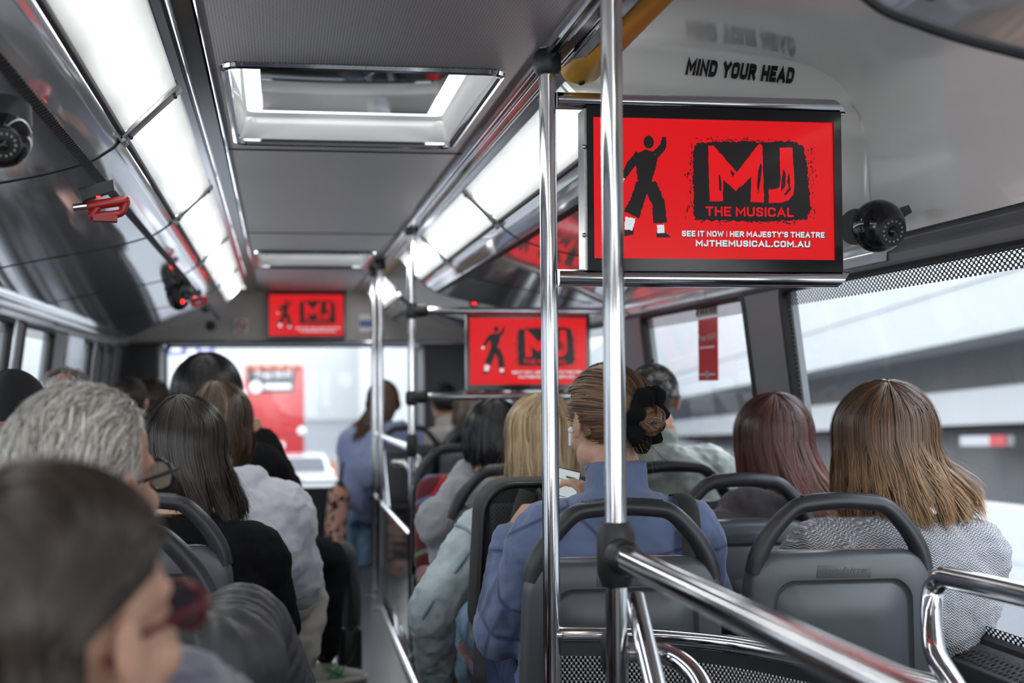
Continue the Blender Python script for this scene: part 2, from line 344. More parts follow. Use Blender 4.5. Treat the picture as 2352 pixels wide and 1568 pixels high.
def block_text(s, w, h, m, name, parent=None, t=.16, shear=0, origin=None, rot=None, gap=.12, space=.36):
    """bold block lettering as one flat mesh filling w x h, facing -y; t is the stroke weight"""
    V, F = [], []; x = 0
    for ch in s:
        if ch == ' ': x += space; continue
        gw, st = GL[ch]; tt = t * (.45 if ch == '|' else 1)
        for L in st:
            L = [np.array((p[0], t / 2 + p[1] * (1 - t))) for p in L]; n = len(L); closed = np.allclose(L[0], L[-1])
            A, B = [], []
            for i, p in enumerate(L):
                a = L[i - 1] if i else (L[-2] if closed else None); b = L[i + 1] if i < n - 1 else (L[1] if closed else None)
                d0 = (p - a) / np.linalg.norm(p - a) if a is not None else None; d1 = (b - p) / np.linalg.norm(b - p) if b is not None else None
                if d0 is None: d0 = d1; p = p - d1 * tt * .5
                if d1 is None: d1 = d0; p = p + d0 * tt * .5
                nn = np.array((-d0[1] - d1[1], d0[0] + d1[0])); nn /= np.linalg.norm(nn) + 1e-9; k = min(1.9, 1 / max(.3, nn @ np.array((-d0[1], d0[0]))))
                A.append(p + nn * tt / 2 * k); B.append(p - nn * tt / 2 * k)
            b0 = len(V)
            for a, b in zip(A, B): V += [(x + t / 2 + a[0], a[1]), (x + t / 2 + b[0], b[1])]
            F += [(b0 + 2 * i, b0 + 2 * i + 1, b0 + 2 * i + 3, b0 + 2 * i + 2) for i in range(n - 1)]
        x += gw + t + gap
    V = np.array(V); V[:, 1] = np.clip(V[:, 1], -.1, 1.1); wd = x - gap; sx = w / wd
    P = np.stack(((V[:, 0] - wd / 2) * sx + shear * (V[:, 1] - .5) * h, np.zeros(len(V)), (V[:, 1] - .5) * h), 1)
    Q = []
    for f in F:
        a, b, c = P[f[0]], P[f[1]], P[f[2]]; Q.append(f if np.cross(b - a, c - a)[1] < 0 else f[::-1])
    me = bpy.data.meshes.new(name); me.from_pydata(P.tolist(), [], Q); me.materials.append(m); me.update()
    o = bpy.data.objects.new(name, me); COL.objects.link(o)
    if parent is not None: o.parent = parent
    if origin is not None: o.location = origin
    if rot is not None: o.rotation_euler = rot
    return o

M['white'].node_tree.nodes['Principled BSDF'].inputs['Coat Roughness'].default_value = .03

def no_sampling(*ns):
    for n in ns: M[n].cycles.emission_sampling = 'NONE'
no_sampling('ledgrey') if 'ledgrey' in M else None
# ------------------------------------------------------------------ bus body
XC = .2                                   # middle of the bus
def mir(x, side): return x if side < 0 else 2 * XC - x
YB, YF = -1.6, 10.35                      # rear wall, front bulkhead
def Z(dz): return CAMZ + dz
def struct(o): return tag(o, kind='structure')
def strip(prof, y0, y1, side, th=.0, ny=2):
    P = [[(mir(x, side), y, Z(dz)) for x, dz in prof] for y in np.linspace(y0, y1, ny)]
    return P
struct(MB().box((-1.25, YB, -.06), (1.68, 11.2, 0)).build('floor', M['floor']))
# ceiling: two perforated fields with holes for the two hatches
HX0, HX1 = -.115, .49
hatches = [(3.08, 4.06), (7.3, 8.25)]
c = MB(); y = YB
for a, b in hatches + [(10.4, 10.4)]:
    c.box((-.15, y, Z(.70)), (.55, a, Z(.72)))
    if b > a: c.box((-.15, a, Z(.70)), (HX0, b, Z(.72))); c.box((HX1, a, Z(.70)), (.55, b, Z(.72)))
    y = b
struct(c.build('ceiling', M['ceil'], smooth=False))
# seams across the ceiling
for i, yy in enumerate((4.2, 6.45, 8.35)):
    struct(MB().box((-.15, yy, Z(.697)), (.55, yy + .012, Z(.7005))).build('trim_%d' % (i + 1), M['seal'], smooth=False))
# long edge strips beside the ceiling
for i, sd in enumerate((-1, 1)):
    g = MB()
    for x0, z0, q in (((-.147, .697, .0045), (-.193, .685, .004)) if sd < 0 else ((-.150, .695, .008), (-.168, .689, .005), (-.2, .684, .004))): g.tube([(mir(x0, sd), YB, Z(z0)), (mir(x0, sd), 10.4, Z(z0))], q, 8)
    struct(g.build('trim_%d' % (i + 4), M['chrome']))
    g = MB().grid(strip([(-.15, .705), (-.155, .69), (-.205, .688), (-.206, .70)], YB, 10.4, sd)); struct(g.build('trim_%d' % (i + 6), M['blackband'], smooth=False))
    g = MB().grid(strip([(-.203, .692), (-.205, .682), (-.219, .672), (-.223, .69)], YB, 10.4, sd)); struct(g.build('trim_%d' % (i + 8), M['band'], angle=20))
# cove panels: lower lamp band, rounded crease and the gently sloping field out to the wall
CV = [(-.338, .565), (-.34, .554), (-.352, .535), (-.36, .528), (-.380, .514), (-.392, .506), (-.405, .499), (-.43, .490), (-.53, .462), (-.75, .418), (-.98, .369), (-1.05, .352), (-1.052, .30)]
cvs = spline([(a, b, 0) for a, b in CV], 4)[:, :2]
segs = {-1: [(YB, 3.2), (3.2, 4.73), (4.73, 6.3), (6.3, 7.9), (7.9, 10.4)], 1: [(YB, 1.78), (3.24, 4.73), (4.73, 6.2), (6.2, 7.35), (8.75, 10.4)]}
k = 10
for sd in (-1, 1):
    for y0, y1 in segs[sd]:
        g = MB()
        if sd > 0 and y1 in (1.78,):                      # panel ends at the stair well with a black edge
            e = MB().tube([(mir(x, sd), y1, Z(dz)) for x, dz in cvs], .009, 8); struct(e.build('trim_%d' % k, M['seal'])); k += 1
        g.grid(strip(cvs, y0 + .004, y1 - .004, sd, ny=6)); g.grid(strip([(x, dz + .03) for x, dz in cvs], y0 + .004, y1 - .004, sd, ny=6))
        struct(g.build('trim_%d' % k, M['silver'], fix=False, angle=50)); k += 1
        if y1 < 10:
            e = MB().tube([(mir(x, sd), y1, Z(dz + .003)) for x, dz in cvs[:-8]], .006, 6); struct(e.build('trim_%d' % k, M['seal'])); k += 1
    # dotted vent line along the crease, polished bead beside it
    for y0, y1 in ([(YB, 10.2)] if sd < 0 else [(YB, 1.7), (3.3, 7.3), (8.8, 10.2)]):
        g = MB()
        for yy in np.arange(max(y0, 1.0), y1, .022):
            g.obox((mir(-.412, sd), yy, Z(.4935)), (mir(-.412, sd) * 0 + .009 * (1 if sd < 0 else -1), 0, .0045), (0, .0055, 0), (0, 0, .002))
        struct(tag(g.build('trim_%d' % k, M['black'], smooth=False), kind='structure')); k += 1
# rear wall with its window, beyond the camera's back
w = MB(); w.box((-1.25, YB - .05, 0), (1.68, YB, .75)).box((-1.25, YB - .05, 1.5), (1.68, YB, 1.95)).box((-1.25, YB - .05, .75), (-.8, YB, 1.5)).box((1.2, YB - .05, .75), (1.68, YB, 1.5))
struct(w.build('wall_rear', M['frontpanel'], smooth=False))
# outer roof skin closes the space above the coves
r = MB(); r.grid([[(x, yy, zz) for x, zz in ((-1.17, 1.5), (-1.13, 2.0), (-.9, 2.12), (HX0 - .02, 2.16))] for yy in (YB, 11.2)])
r.grid([[(x, yy, zz) for x, zz in ((1.57, 1.5), (1.53, 2.0), (1.3, 2.12), (HX1 + .02, 2.16))] for yy in (YB, 11.2)])
y = YB
for a, b in hatches + [(11.2, 11.2)]: r.box((HX0 - .02, y, 2.155), (HX1 + .02, a, 2.165)); y = b
struct(r.build('roof', M['frontpanel'], smooth=False, fix=False))
# side walls (lean in a little towards the top)
def wx(z, sd): return (-1.09 - .12 * (1.5 - z) if sd < 0 else 1.49 + .12 * (1.5 - z))
ZS, ZT = .605, 1.497
wins = {-1: [(-1.2, 1.0), (1.25, 3.4), (3.7, 6.17), (6.46, 7.28), (7.76, 8.75), (9.0, 9.3), (9.5, 9.8)], 1: [(-1.3, 1.4), (1.65, 4.09), (4.44, 5.76), (6.16, 7.7), (8.0, 9.1), (9.35, 9.95)]}
def wall_piece(g, y0, y1, z0, z1, sd, t=.05):
    o = t * sd
    V = [(wx(z, sd) + q, yy, z) for q in (0, o) for yy, z in ((y0, z0), (y1, z0), (y1, z1), (y0, z1))]
    g.add(V, [(0, 1, 2, 3), (4, 7, 6, 5), (0, 4, 5, 1), (1, 5, 6, 2), (2, 6, 7, 3), (3, 7, 4, 0)])
wn = 1
for sd, nm in ((-1, 'left'), (1, 'right')):
    g = MB(); wall_piece(g, YB, 11.2, 0, ZS, sd); wall_piece(g, YB, 11.2, ZT, 1.58, sd)
    y = YB
    for a, b in wins[sd] + [(11.2, 11.2)]:
        wall_piece(g, y, a, ZS, ZT, sd); y = b
    struct(g.build('wall_' + nm, M['pillar'], smooth=False))
    # ledge under the windows with a perforated heater grille
    g = MB(); x = wx(ZS, sd); g.prism([(x, YB, ZS + .0), (x - .015 * sd, YB, ZS), (x - .085 * sd, YB, ZS - .032), (x - .09 * sd, YB, ZS - .06), (x - .09 * sd, YB, .3), (x, YB, .3)], (0, 11.6 - .0, 0))
    struct(g.build('baseboard_' + nm, M['dark'], smooth=False, bevel=.004))
    if sd > 0:
        a_, b_ = np.array((x - .03, 0, ZS - .004)), np.array((x - .075, 0, ZS - .025))
        g = MB().grid([[(p[0], yy, p[2] + .0015) for p in (a_, b_)] for yy in (1.2, 3.9)])
        struct(g.build('trim_%d' % k, M['frit'], smooth=False)); k += 1
    # header rail over the windows
    g = MB(); x = wx(1.5, sd)
    g.prism([(x, YB, 1.49), (x - .03 * sd, YB, 1.497), (x - .034 * sd, YB, 1.515), (x - .012 * sd, YB, 1.535), (x - .022 * sd, YB, 1.545), (x - .02 * sd, YB, 1.56), (x, YB, 1.575)], (0, 12, 0))
    struct(g.build('trim_%d' % k, M['steel'] if sd < 0 else M['pillar'], smooth=False)); k += 1
    for a, b in wins[sd]:
        P = lambda yy, z, o=0.0: (wx(z, sd) + sd * o, yy, z)
        fr = MB(); rr = .05
        loop = fillet([P(a + .15, ZT, .01), P(b, ZT, .01), P(b, ZS, .01), P(a, ZS, .01), P(a, ZT, .01), P(a + .16, ZT, .01)], rr, 5)
        fr.tube(loop, .02, 8)
        f = struct(fr.build('window_%d' % wn, M['seal']))
        pn = MB().grid([[P(a, ZS, .02), P(b, ZS, .02)], [P(a, ZT, .02), P(b, ZT, .02)]]); pn.build('pane', M['glass'], f, smooth=False)
        ft = MB()
        ft.grid([[P(a, ZT - .06, .012), P(b, ZT - .06, .012)], [P(a, ZT, .012), P(b, ZT, .012)]]); ft.grid([[P(a, ZS, .012), P(b, ZS, .012)], [P(a, ZS + .04, .012), P(b, ZS + .04, .012)]])
        ft.grid([[P(a, ZS, .0125), P(a + .03, ZS, .0125)], [P(a, ZT, .0125), P(a + .03, ZT, .0125)]]); ft.grid([[P(b - .03, ZS, .0125), P(b, ZS, .0125)], [P(b - .03, ZT, .0125), P(b, ZT, .0125)]])
        ft.build('frit_border', M['frit'], f, smooth=False)
        wn += 1
# polished upright strips on the left pillars, shiny grab panel between them
for i, (a, b) in enumerate(((6.17, 6.23), (7.7, 7.75), (8.76, 8.82), (9.3, 9.34), (9.8, 9.85))):
    g = MB(); wall_piece(g, a, b, ZS, 1.5, -1, t=-.012); struct(g.build('trim_%d' % k, M['band'], smooth=False)); k += 1
g = MB(); wall_piece(g, 7.78, 8.3, ZS, 1.49, -1, t=-.01); o = g.build('mirror_panel', M['band'], smooth=False)
tag(o, 'shiny metal panel between the left side windows', 'panel')
# front bulkhead and windscreen
YW = 10.95
f = MB(); f.box((-1.2, YF, Z(.335)), (1.6, YF + .05, Z(.72)))
f.grid([[(x, YF, Z(.34)), (x, YF + .3, Z(.33)), (x, YW, Z(.33))] for x in (-1.2, 1.6)])
struct(f.build('wall_front', M['frontpanel'], smooth=False, fix=False))
g = MB().tube([(-1.1, YF - .01, Z(.332)), (1.5, YF - .01, Z(.332))], .014, 8); struct(g.build('trim_%d' % k, M['band'])); k += 1
w = MB(); w.box((-1.25, YF + .05, 0), (-.84, YW, Z(.34))).box((1.05, YF + .05, 0), (1.65, YW, Z(.34))); struct(w.build('trim_%d' % k, M['dark'], smooth=False, bevel=.03)); k += 1
w = MB().box((-1.2, YF + .1, 0), (1.6, YF + .22, Z(-.72))); w.box((-1.2, YF + .1, Z(-.735)), (1.6, YW, Z(-.715))); struct(w.build('trim_%d' % k, M['black'], smooth=False, bevel=.012)); k += 1
fr = MB().tube(fillet([(-.6, YW, Z(.33)), (1.05, YW, Z(.33)), (1.05, YW, Z(-.72)), (-.84, YW, Z(-.72)), (-.84, YW, Z(.33)), (-.58, YW, Z(.33))], .06), .018, 8)
f = struct(fr.build('window_%d' % wn, M['seal'])); wn += 1
MB().grid([[(-.84, YW + .01, Z(-.72)), (1.05, YW + .01, Z(-.72))], [(-.84, YW + .01, Z(.33)), (1.05, YW + .01, Z(.33))]]).build('pane', M['glass'], f, smooth=False)
# two white stair-head mouldings set into the right cove
CWX = [.60, .62, .735, .758, .793, .83, .93, 1.38, 1.45]; CWZ = [.70, .676, .56, .53, .503, .489, .46, .369, .35]
def stair_head(y0, y1, skew):
    prof = spline([(.6, .70, 0), (.604, .765, 0), (.64, .787, 0), (.9, .790, 0), (1.2, .784, 0), (1.31, .762, 0), (1.375, .715, 0), (1.405, .62, 0), (1.42, .48, 0), (1.435, .352, 0)], 5)[:, :2]
    phases = [(-1, 9)] + [(t, 9) for t in np.linspace(.05, .9, 6)] + [(1, 9)]
    ys = list(np.linspace(y0, y1 - .1, 8)); zc = [9] * 8
    r = .016
    for a in np.linspace(0, PI / 2, 9)[1:]: ys.append(y1 - r + r * math.sin(a) - .0); zc.append(.79 - r + r * math.cos(a))
    for z, dy in ((.70, .0), (.682, -.004), (.672, -.014), (.655, -.02), (.60, -.02), (.5, -.015), (.40, -.005), (.345, .0)): ys.append(y1 + dy); zc.append(z)
    P = []
    for yy, z in zip(ys, zc):
        row = []
        for x, pz in prof:
            sh = skew * (min(x, 1.42) - .6) * min(1, max(0, (yy - y0) / (y1 - y0)) ** 3)
            if x > 1.2: sh -= .25 * (x - 1.2) ** 1.6 * (yy > y1 - .12)
            row.append((x, yy + sh, Z(max(min(pz, z), np.interp(x, CWX, CWZ)))))
        P.append(row)
    g = MB().grid(P); return struct(g.build('trim_%d' % k, M['white'], fix=False, angle=75))
stair_head(1.78, 3.1, .26); k += 1
stair_head(7.35, 8.55, .2); k += 1
# ------------------------------------------------------------------ ceiling lights
def light_panel(sd, y0, y1, label):
    p0, p1 = vec((mir(-.222, sd), 0, Z(.676))), vec((mir(-.337, sd), 0, Z(.56)))
    root = empty('ceiling_light', (p0[0], (y0 + y1) / 2, p0[2]), label, 'light', 'strip lights along the ceiling edges')
    og = np.array(root.location); n = 9; rows = []
    nrm = vec((p1[2] - p0[2], 0, p0[0] - p1[0])) * (1 if sd > 0 else -1); nrm /= np.linalg.norm(nrm)
    for yy in np.linspace(y0 + .006, y1 - .006, 8):
        rows.append([p0 + (p1 - p0) * t + nrm * (-.02 * math.sin(PI * t)) * 0 + vec((0, yy, 0)) for t in np.linspace(.03, .97, n)])
    o = MB().grid(rows).build('diffuser', M['diffuser'], root, og, fix=False)
    a = o.data.attributes.new('across', 'FLOAT', 'POINT'); a.data.foreach_set('value', np.tile(np.linspace(0, 1, n), 8).astype(np.float32))
    e = MB(); 
    e.tube([p0 + vec((0, y0, 0)), p0 + vec((0, y1, 0))], .005, 8).build('edge_bead', M['chrome'], root, og); MB().tube([p1 + vec((0, y0, 0)), p1 + vec((0, y1, 0))], .008, 8).build('seal_bead', M['seal'], root, og)
    return root
ly = [-1.55, .1, 1.65, 3.2, 4.75, 6.3, 7.9, 9.4]
words = ['overhead', 'nearest in view', 'second from the camera', 'third along', 'fourth along', 'farthest along']
for i, (a, b) in enumerate(zip(ly[1:], ly[2:])):
    light_panel(-1, a, b, 'white strip light along the left ceiling edge, %s' % words[i])
light_panel(-1, ly[0], ly[1], 'white strip light along the left ceiling edge, behind the viewer')
light_panel(1, -1.55, .1, 'white strip light along the right ceiling edge, behind the viewer')
light_panel(1, .1, 1.65, 'white strip light on the right, before the white stair moulding')
light_panel(1, 3.05, 4.75, 'white strip light on the right ceiling edge beside the big screen')
light_panel(1, 4.75, 6.2, 'white strip light on the right ceiling edge behind the first bracket')
light_panel(1, 6.2, 7.4, 'white strip light at the far end of the right ceiling edge run')
light_panel(1, 8.75, 10.1, 'small white strip light on the right beyond the far poles')
def bracket(sd, y, label):
    p0, p1 = vec((mir(-.218, sd), y, Z(.668))), vec((mir(-.340, sd), y, Z(.549)))
    root = empty('light_bracket', p1, label, 'bracket', 'metal brackets between the strip lights'); og = np.array(root.location)
    d = (p1 - p0) / np.linalg.norm(p1 - p0); nrm = vec((d[2], 0, -d[0])); nrm *= -1 if nrm[2] > 0 else 1
    c = (p0 + p1) / 2
    MB().obox(c + nrm * .004, (p1 - p0) / 2 * 1.03, (0, .032, 0), nrm * .004).obox(p1 + nrm * .0, d * .006, (0, .032, 0), nrm * .014).build('plate', M['bracket'], root, og, bevel=.002)
    for t in (-.78, .78):
        for q in (-.018, .018): MB().ball(c + (p1 - p0) / 2 * t + vec((0, q, 0)) + nrm * .009, .0042, 8, 6).build('rivet', M['dark'], root, og)
for sd, y, l in ((-1, 3.2, 'riveted metal bracket across the left strip light nearest the camera'), (-1, 4.75, 'riveted metal bracket across the left strip light, second from the camera'), (-1, 6.3, 'narrow bracket on the left strip light, third from the camera'), (-1, 7.9, 'narrow bracket on the left strip light, farthest forward'),
                 (1, 4.75, 'riveted metal bracket on the right strip light beside the big screen'), (1, 6.2, 'riveted metal bracket on the right strip light, above the far pole')):
    bracket(sd, y, l)
# ------------------------------------------------------------------ roof hatches
def hatch(y0, y1, label):
    root = empty('roof_hatch', ((HX0 + HX1) / 2, (y0 + y1) / 2, Z(.70)), label, 'hatch', 'roof hatches'); og = np.array(root.location)
    def ring(x0, x1, ya, yb, z, r=.04): 
        return fillet([((x0 + x1) / 2, ya, z), (x1, ya, z), (x1, yb, z), (x0, yb, z), (x0, ya, z), ((x0 + x1) / 2 - .001, ya, z)], r, 5)
    MB().tube(ring(HX0, HX1, y0, y1, Z(.697)), .011, 8).build('trim_ring', M['chrome'], root, og)
    w = MB().grid([ring(HX0, HX1, y0, y1, Z(.70)), ring(HX0 + .01, HX1 - .01, y0 + .01, y1 - .01, Z(.712)), ring(HX0 + .02, HX1 - .02, y0 + .015, y1 - .015, Z(.765)), ring(HX0 + .03, HX1 - .03, y0 + .03, y1 - .03, Z(.775))])
    w.build('well', M['white'], root, og, fix=False)
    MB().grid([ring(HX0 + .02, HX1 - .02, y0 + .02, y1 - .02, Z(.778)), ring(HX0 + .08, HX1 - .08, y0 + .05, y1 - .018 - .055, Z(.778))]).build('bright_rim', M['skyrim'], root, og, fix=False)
    MB().box((HX0 + .07, y0 + .03, Z(.776)), (HX1 - .07, y1 - .055, Z(.80))).build('lid', M['darkglass'], root, og, bevel=.004)
hatch(3.08, 4.06, 'glazed roof hatch with a bright white rim, the nearer of two')
hatch(7.3, 8.25, 'small far roof hatch near the front screen')
# ------------------------------------------------------------------ cameras, hammers and small fittings on the coves
def dome(name, c, r, ax, label, mount=True, wall=False):
    c = vec(c); ax = vec(ax) / np.linalg.norm(ax); root = empty(name, c, label, 'camera'); og = np.array(root.location)
    up = vec((0, 0, 1)); 
    MB().ball(c, r, 28, 18).build('housing', M['blackgloss'] if mount else M['dark'], root, og)
    A = np.cross(ax, up); A /= np.linalg.norm(A); B = np.cross(A, ax)
    if wall: MB().tube([c + vec((-.05, .01, -.0)), c + vec((-.025, .03, .0))], .04, 24).obox(c + vec((.06, .03, .03)), (.02, 0, .012), (0, .02, 0), (-.004, 0, .008)).build('wall_bracket', M['dark'], root, og)
    elif mount: MB().tube([c + up * r * .2 - ax * r * .3, c + up * r * .9 - ax * r * .6], r * 1.02, 24).build('base_collar', M['dark'], root, og)
    f = MB().tube([c + ax * r * .72, c + ax * r * 1.02, c + ax * r * 1.03], np.array((r * .62, r * .56, r * .5)), 24).build('lens_plate', M['black'], root, og)
    MB().ball(c + ax * r * 1.0, r * .2, 14, 8).build('lens', M['blackgloss'], root, og)
    d = MB()
    for i in range(14):
        a = 2 * PI * i / 14; d.ball(c + ax * r * 1.04 + (A * math.cos(a) + B * math.sin(a)) * r * .38, r * .045, 8, 5)
    d.build('infrared_leds', M['ledgrey'], root, og)
    return root
M['ledgrey'] = mat('led_clear', (.35, .33, .3), .15); M['redled'] = mat('red_led', (.5, 0, 0), .3, emit=(1, .02, .02), estr=3); M['redled'].cycles.emission_sampling = 'NONE'
dome('dome_camera', W(2018, 520, 2.95), .059, (.12, -1, -.3), 'black dome camera right of the big red screen', wall=True)
dome('dome_camera', W(4, 318, 2.35), .047, (.25, -1, -.4), 'dark dome camera at the left edge of the cove panel')
p = W(411, 668, 6.7); d_ = dome('dome_camera', p, .06, (.5, -1, -.3), 'small black dome on the far left cove beside the red hammer')
d_.scale = (1, 1, 1.5); MB().ball(p + Vector((.02, -.055, -.035)), .007, 8, 6).build('red_light', M['redled'], d_, np.array(d_.location))
def hammer(p, s, label, R):
    root = empty('emergency_hammer', p, label, 'hammer', 'red emergency hammers in black holders'); og = np.array(root.location); p = vec(p)
    root.rotation_euler = R
    L = lambda x, y, z: (x * s, y * s, z * s)
    b = MB().prism([L(-.07, 0, .01), L(.045, 0, .045), L(.05, 0, .005), L(-.055, 0, -.035)], L(0, .05, .0)); b.build('holder', M['black'], root, bevel=.003 * s)
    MB().tube([L(-.085, .02, -.055), L(-.02, .02, -.045)], .013 * s, 12).build('hammer_head', M['chrome'], root)
    r = MB().tube([L(-.03, .02, -.048), L(.085, .02, -.025)], .017 * s, 12, round_ends=True)
    r.tube(fillet([L(.0, .02, -.045), L(-.03, .02, -.085), L(.075, .02, -.07), L(.09, .02, -.03)], .015 * s), .014 * s, 10, round_ends=True)
    r.box(L(-.02, -.008, -.1), L(.06, .05, -.08)); r.build('grip_loop', M['red'], root)
    MB().box(L(-.01, -.003, -.022), L(.004, .0, -.015)).build('red_light', M['redled'], root)
hammer(W(228, 440, 3.0), .60, 'red emergency hammer in a black holder on the left cove', (0, 0, math.radians(8)))
hammer(W(448, 676, 6.4), .55, 'small far red emergency hammer beside the black dome', (0, 0, 0))
dome('dome_camera', W(484, 748, 9.6), .035, (.3, -1, -.3), 'tiny black dome in the front left corner under the cove', False)
dome('dome_camera', W(1089, 695, 8.3), .03, (-.2, -1, -.2), 'tiny black sensor with a red light on the far stair moulding', False)
MB().ball(W(1090, 695, 8.24), .012, 8, 6).build('red_light', M['redled'], bpy.data.objects['dome_camera.004'], np.array(bpy.data.objects['dome_camera.004'].location))
# clear grab plate on the right cove
a, b, c_, d4 = W(1060, 636, 5.7), W(1290, 650, 4.6), W(1330, 690, 4.7), W(1110, 672, 5.7)
# ------------------------------------------------------------------ writing on the stair moulding, signs
st = block_text('MIND YOUR HEAD', .30, .040, M['black'], 'warning_lettering', None, t=.30, gap=.12, space=.58, shear=.24, origin=(1.085, 3.1 + .26 * .485 - .005, Z(.746)), rot=(0, math.radians(-.5), math.atan(.26)))
tag(st, 'black MIND YOUR HEAD lettering on the white stair moulding', 'lettering')
M['signwhite'] = noisy('sticker_white', (.7, .7, .7), .04, 30, .4, 0); M['signred'] = noisy('sticker_red', (.52, .02, .03), .08, 30, .35, 0); M['signblue'] = noisy('sticker_blue', (.08, .13, .35), .1, 30, .4, 0)
# no smoking notice
p = W(553, 748, YF - .02); root = empty('no_smoking_notice', p, 'white notice with a red no-smoking ring left of the far screen', 'notice')
MB().box((-.05, 0, -.05), (.05, .01, .05)).build('plate', M['signwhite'], root, bevel=.002)
r = MB().tube([(.037 * math.cos(a), -.003, .037 * math.sin(a)) for a in np.linspace(0, 2 * PI, 33)], .005, 6); r.tube([(-.026, -.003, .026), (.026, -.003, -.026)], .005, 6); r.build('red_ring', M['signred'], root)
MB().box((-.022, -.002, -.005), (.02, .001, .004)).box((.021, -.002, -.005), (.025, .001, .012)).build('cigarette', M['black'], root)
p = W(840, 742, YF - .02); root = empty('information_sticker', p, 'white sticker with a blue band right of the far screen', 'sticker')
MB().box((-.05, 0, -.065), (.05, .006, .065)).build('plate', M['signwhite'], root); MB().box((-.045, -.002, -.028), (.045, .001, .022)).build('blue_band', M['signblue'], root)
# stickers on the second right window: tall red one, small grey one above
def side_sticker(name, px0, py0, px1, py1, label, m):
    """a flat sticker on the inside of the right window"""
    X = 1.505
    def at(px, py):
        d = _F + _R * ((px - 1176) / FPX) + _U * ((784 - py) / FPX); return CAM + d * (X / d.x)
    a, b = at(px0, (py0 + py1) / 2), at(px1, (py0 + py1) / 2); zt, zb = at((px0 + px1) / 2, py0).z, at((px0 + px1) / 2, py1).z
    w_, h_ = abs(a.y - b.y), zt - zb; c = Vector((X, (a.y + b.y) / 2, (zt + zb) / 2))
    root = empty(name, c, label, 'sticker', rz=-PI / 2)
    MB().box((-w_ / 2, 0, -h_ / 2), (w_ / 2, .003, h_ / 2)).build('sheet', m, root); root.rotation_euler = (0, math.radians(-2), -PI / 2)
    root.rotation_euler = (0, 0, -PI / 2)
    return root, w_, h_
r_, w_, h_ = side_sticker('window_sticker', 1604, 731, 1648, 874, 'tall red sticker reading Free Wi-Fi on the right window', M['signred'])
block_text('Free Wi-Fi', w_ * .92, h_ * .115, M['signwhite'], 'lettering', r_, .17, origin=(0, -.003, h_ * .2))
MB().box((-w_ * .38, -.003, h_ * .02), (w_ * .38, -.001, h_ * .055)).build('small_print', M['signwhite'], r_)
g = MB().box((-w_ * .42, -.003, -h_ * .415), (w_ * .42, -.001, -h_ * .385)); g.lathe([(0.0, 0), (h_ * .06, 0), (h_ * .06, .002), (0, .002)], (0, -.003, -h_ * .40), 20, 'y'); g.build('emblem', M['signwhite'], r_)
r_, w_, h_ = side_sticker('window_notice', 1598, 699, 1647, 726, 'small grey notice with black marks above the red window sticker', noisy('sticker_grey', (.4, .38, .37), .05, 20, .5, 0))
g = MB()
for a, b in ((-.46, -.37), (-.27, -.08), (.0, .08), (.17, .44)): g.box((a * w_, -.003, -h_ * .3), (b * w_, -.001, h_ * .3))
g.build('black_print', M['black'], r_)
# ------------------------------------------------------------------ poles and rails
PR = .0178
def clamp(g, c, r=.03, h=.05, axis=(0, 0, 1)):
    c = vec(c); a = vec(axis); g.tube([c - a * h, c - a * h * .6, c + a * h * .6, c + a * h], np.array((r * .75, r, r, r * .75)), 18)
def pole(x, y, z0, z1, label, clamps=(), lz=()):
    root = empty('grab_pole', (x, y, z0), label, 'pole'); og = np.array(root.location)
    MB().tube([(x, y, z0), (x, y, z1)], PR, 24).build('tube', M['chrome'], root, og)
    for c in clamps:
        g = MB(); clamp(g, (x, y, c[0]), c[1], c[2]); g.build('clamp', M['black'], root, og)
    MB().tube([(x, y, z0), (x, y, z0 + .012)], .045, 20).build('floor_flange', M['steel'], root, og)
    return root
p1 = pole(.551, 2.88, 0, Z(.70), 'chrome upright pole at the left end of the big red screen', [(Z(.672), .029, .026)])
p2 = pole(.54, 2.262, 0, Z(.70), 'nearest chrome upright pole, crossing in front of the big screen', [(Z(.69), .03, .02)])
pole(.571, 6.18, 0, Z(.70), 'chrome pole left of the second red screen', [(Z(.335), .028, .035), (Z(-.045), .028, .032), (Z(-.25), .026, .05), (Z(.69), .03, .025)])
pole(.545, 8.25, 0, Z(.70), 'farther pole of the far chrome pair by the front', [(Z(.675), .03, .03)])
pole(.548, 7.78, 0, Z(.70), 'nearer pole of the far chrome pair by the front', [(Z(.675), .03, .03)])
def rail(name, P, r, label, cat='handrail', m='chrome', n=20, fl=.06, clamps=()):
    P = fillet(P, fl) if fl else np.asarray([vec(p) for p in P]); root = empty(name, P[0], label, cat); og = np.array(root.location)
    MB().tube(P, r, n).build('tube', M[m], root, og)
    for c, ax, rr, h in clamps:
        g = MB(); clamp(g, c, rr, h, ax); g.build('clamp', M['black'], root, og)
    return root
# stair handrail from the near pole back past the camera
rail('stair_handrail', [(.54, 2.24, Z(-.272)), (.545, -.6, Z(-.272))], .0205, 'thick chrome handrail running from the near pole clamp toward the viewer', fl=0, clamps=[((.54, 2.262, Z(-.272)), (0, 0, 1), .031, .052), ((.54, 2.215, Z(-.272)), (0, 1, 0), .029, .025)])
a = W(1457, 1372, 2.3); b = W(1520, 1640, 2.15)
rail('rail_stub', [a, b], .0178, 'short cut-off chrome tube beside the near pole clamp', 'rail', fl=0)
rail('bent_rail', [W(1440, 1497, 2.42), W(1530, 1497, 2.42), W(1600, 1545, 2.36), W(1660, 1690, 2.25)], .0178, 'bent chrome tube curving down in front of the perforated panel', 'rail', fl=.09, clamps=[(W(1410, 1495, 2.3), (0, 0, 1), .022, .035)])
rail('loop_rail', [W(2230, 1640, 2.05), W(2185, 1565, 2.15), W(2138, 1490, 2.3), W(2140, 1318, 2.35), W(2352, 1365, 2.02), W(2500, 1400, 1.8)], .019, 'chrome loop handrail at the lower right by the window', fl=.10)
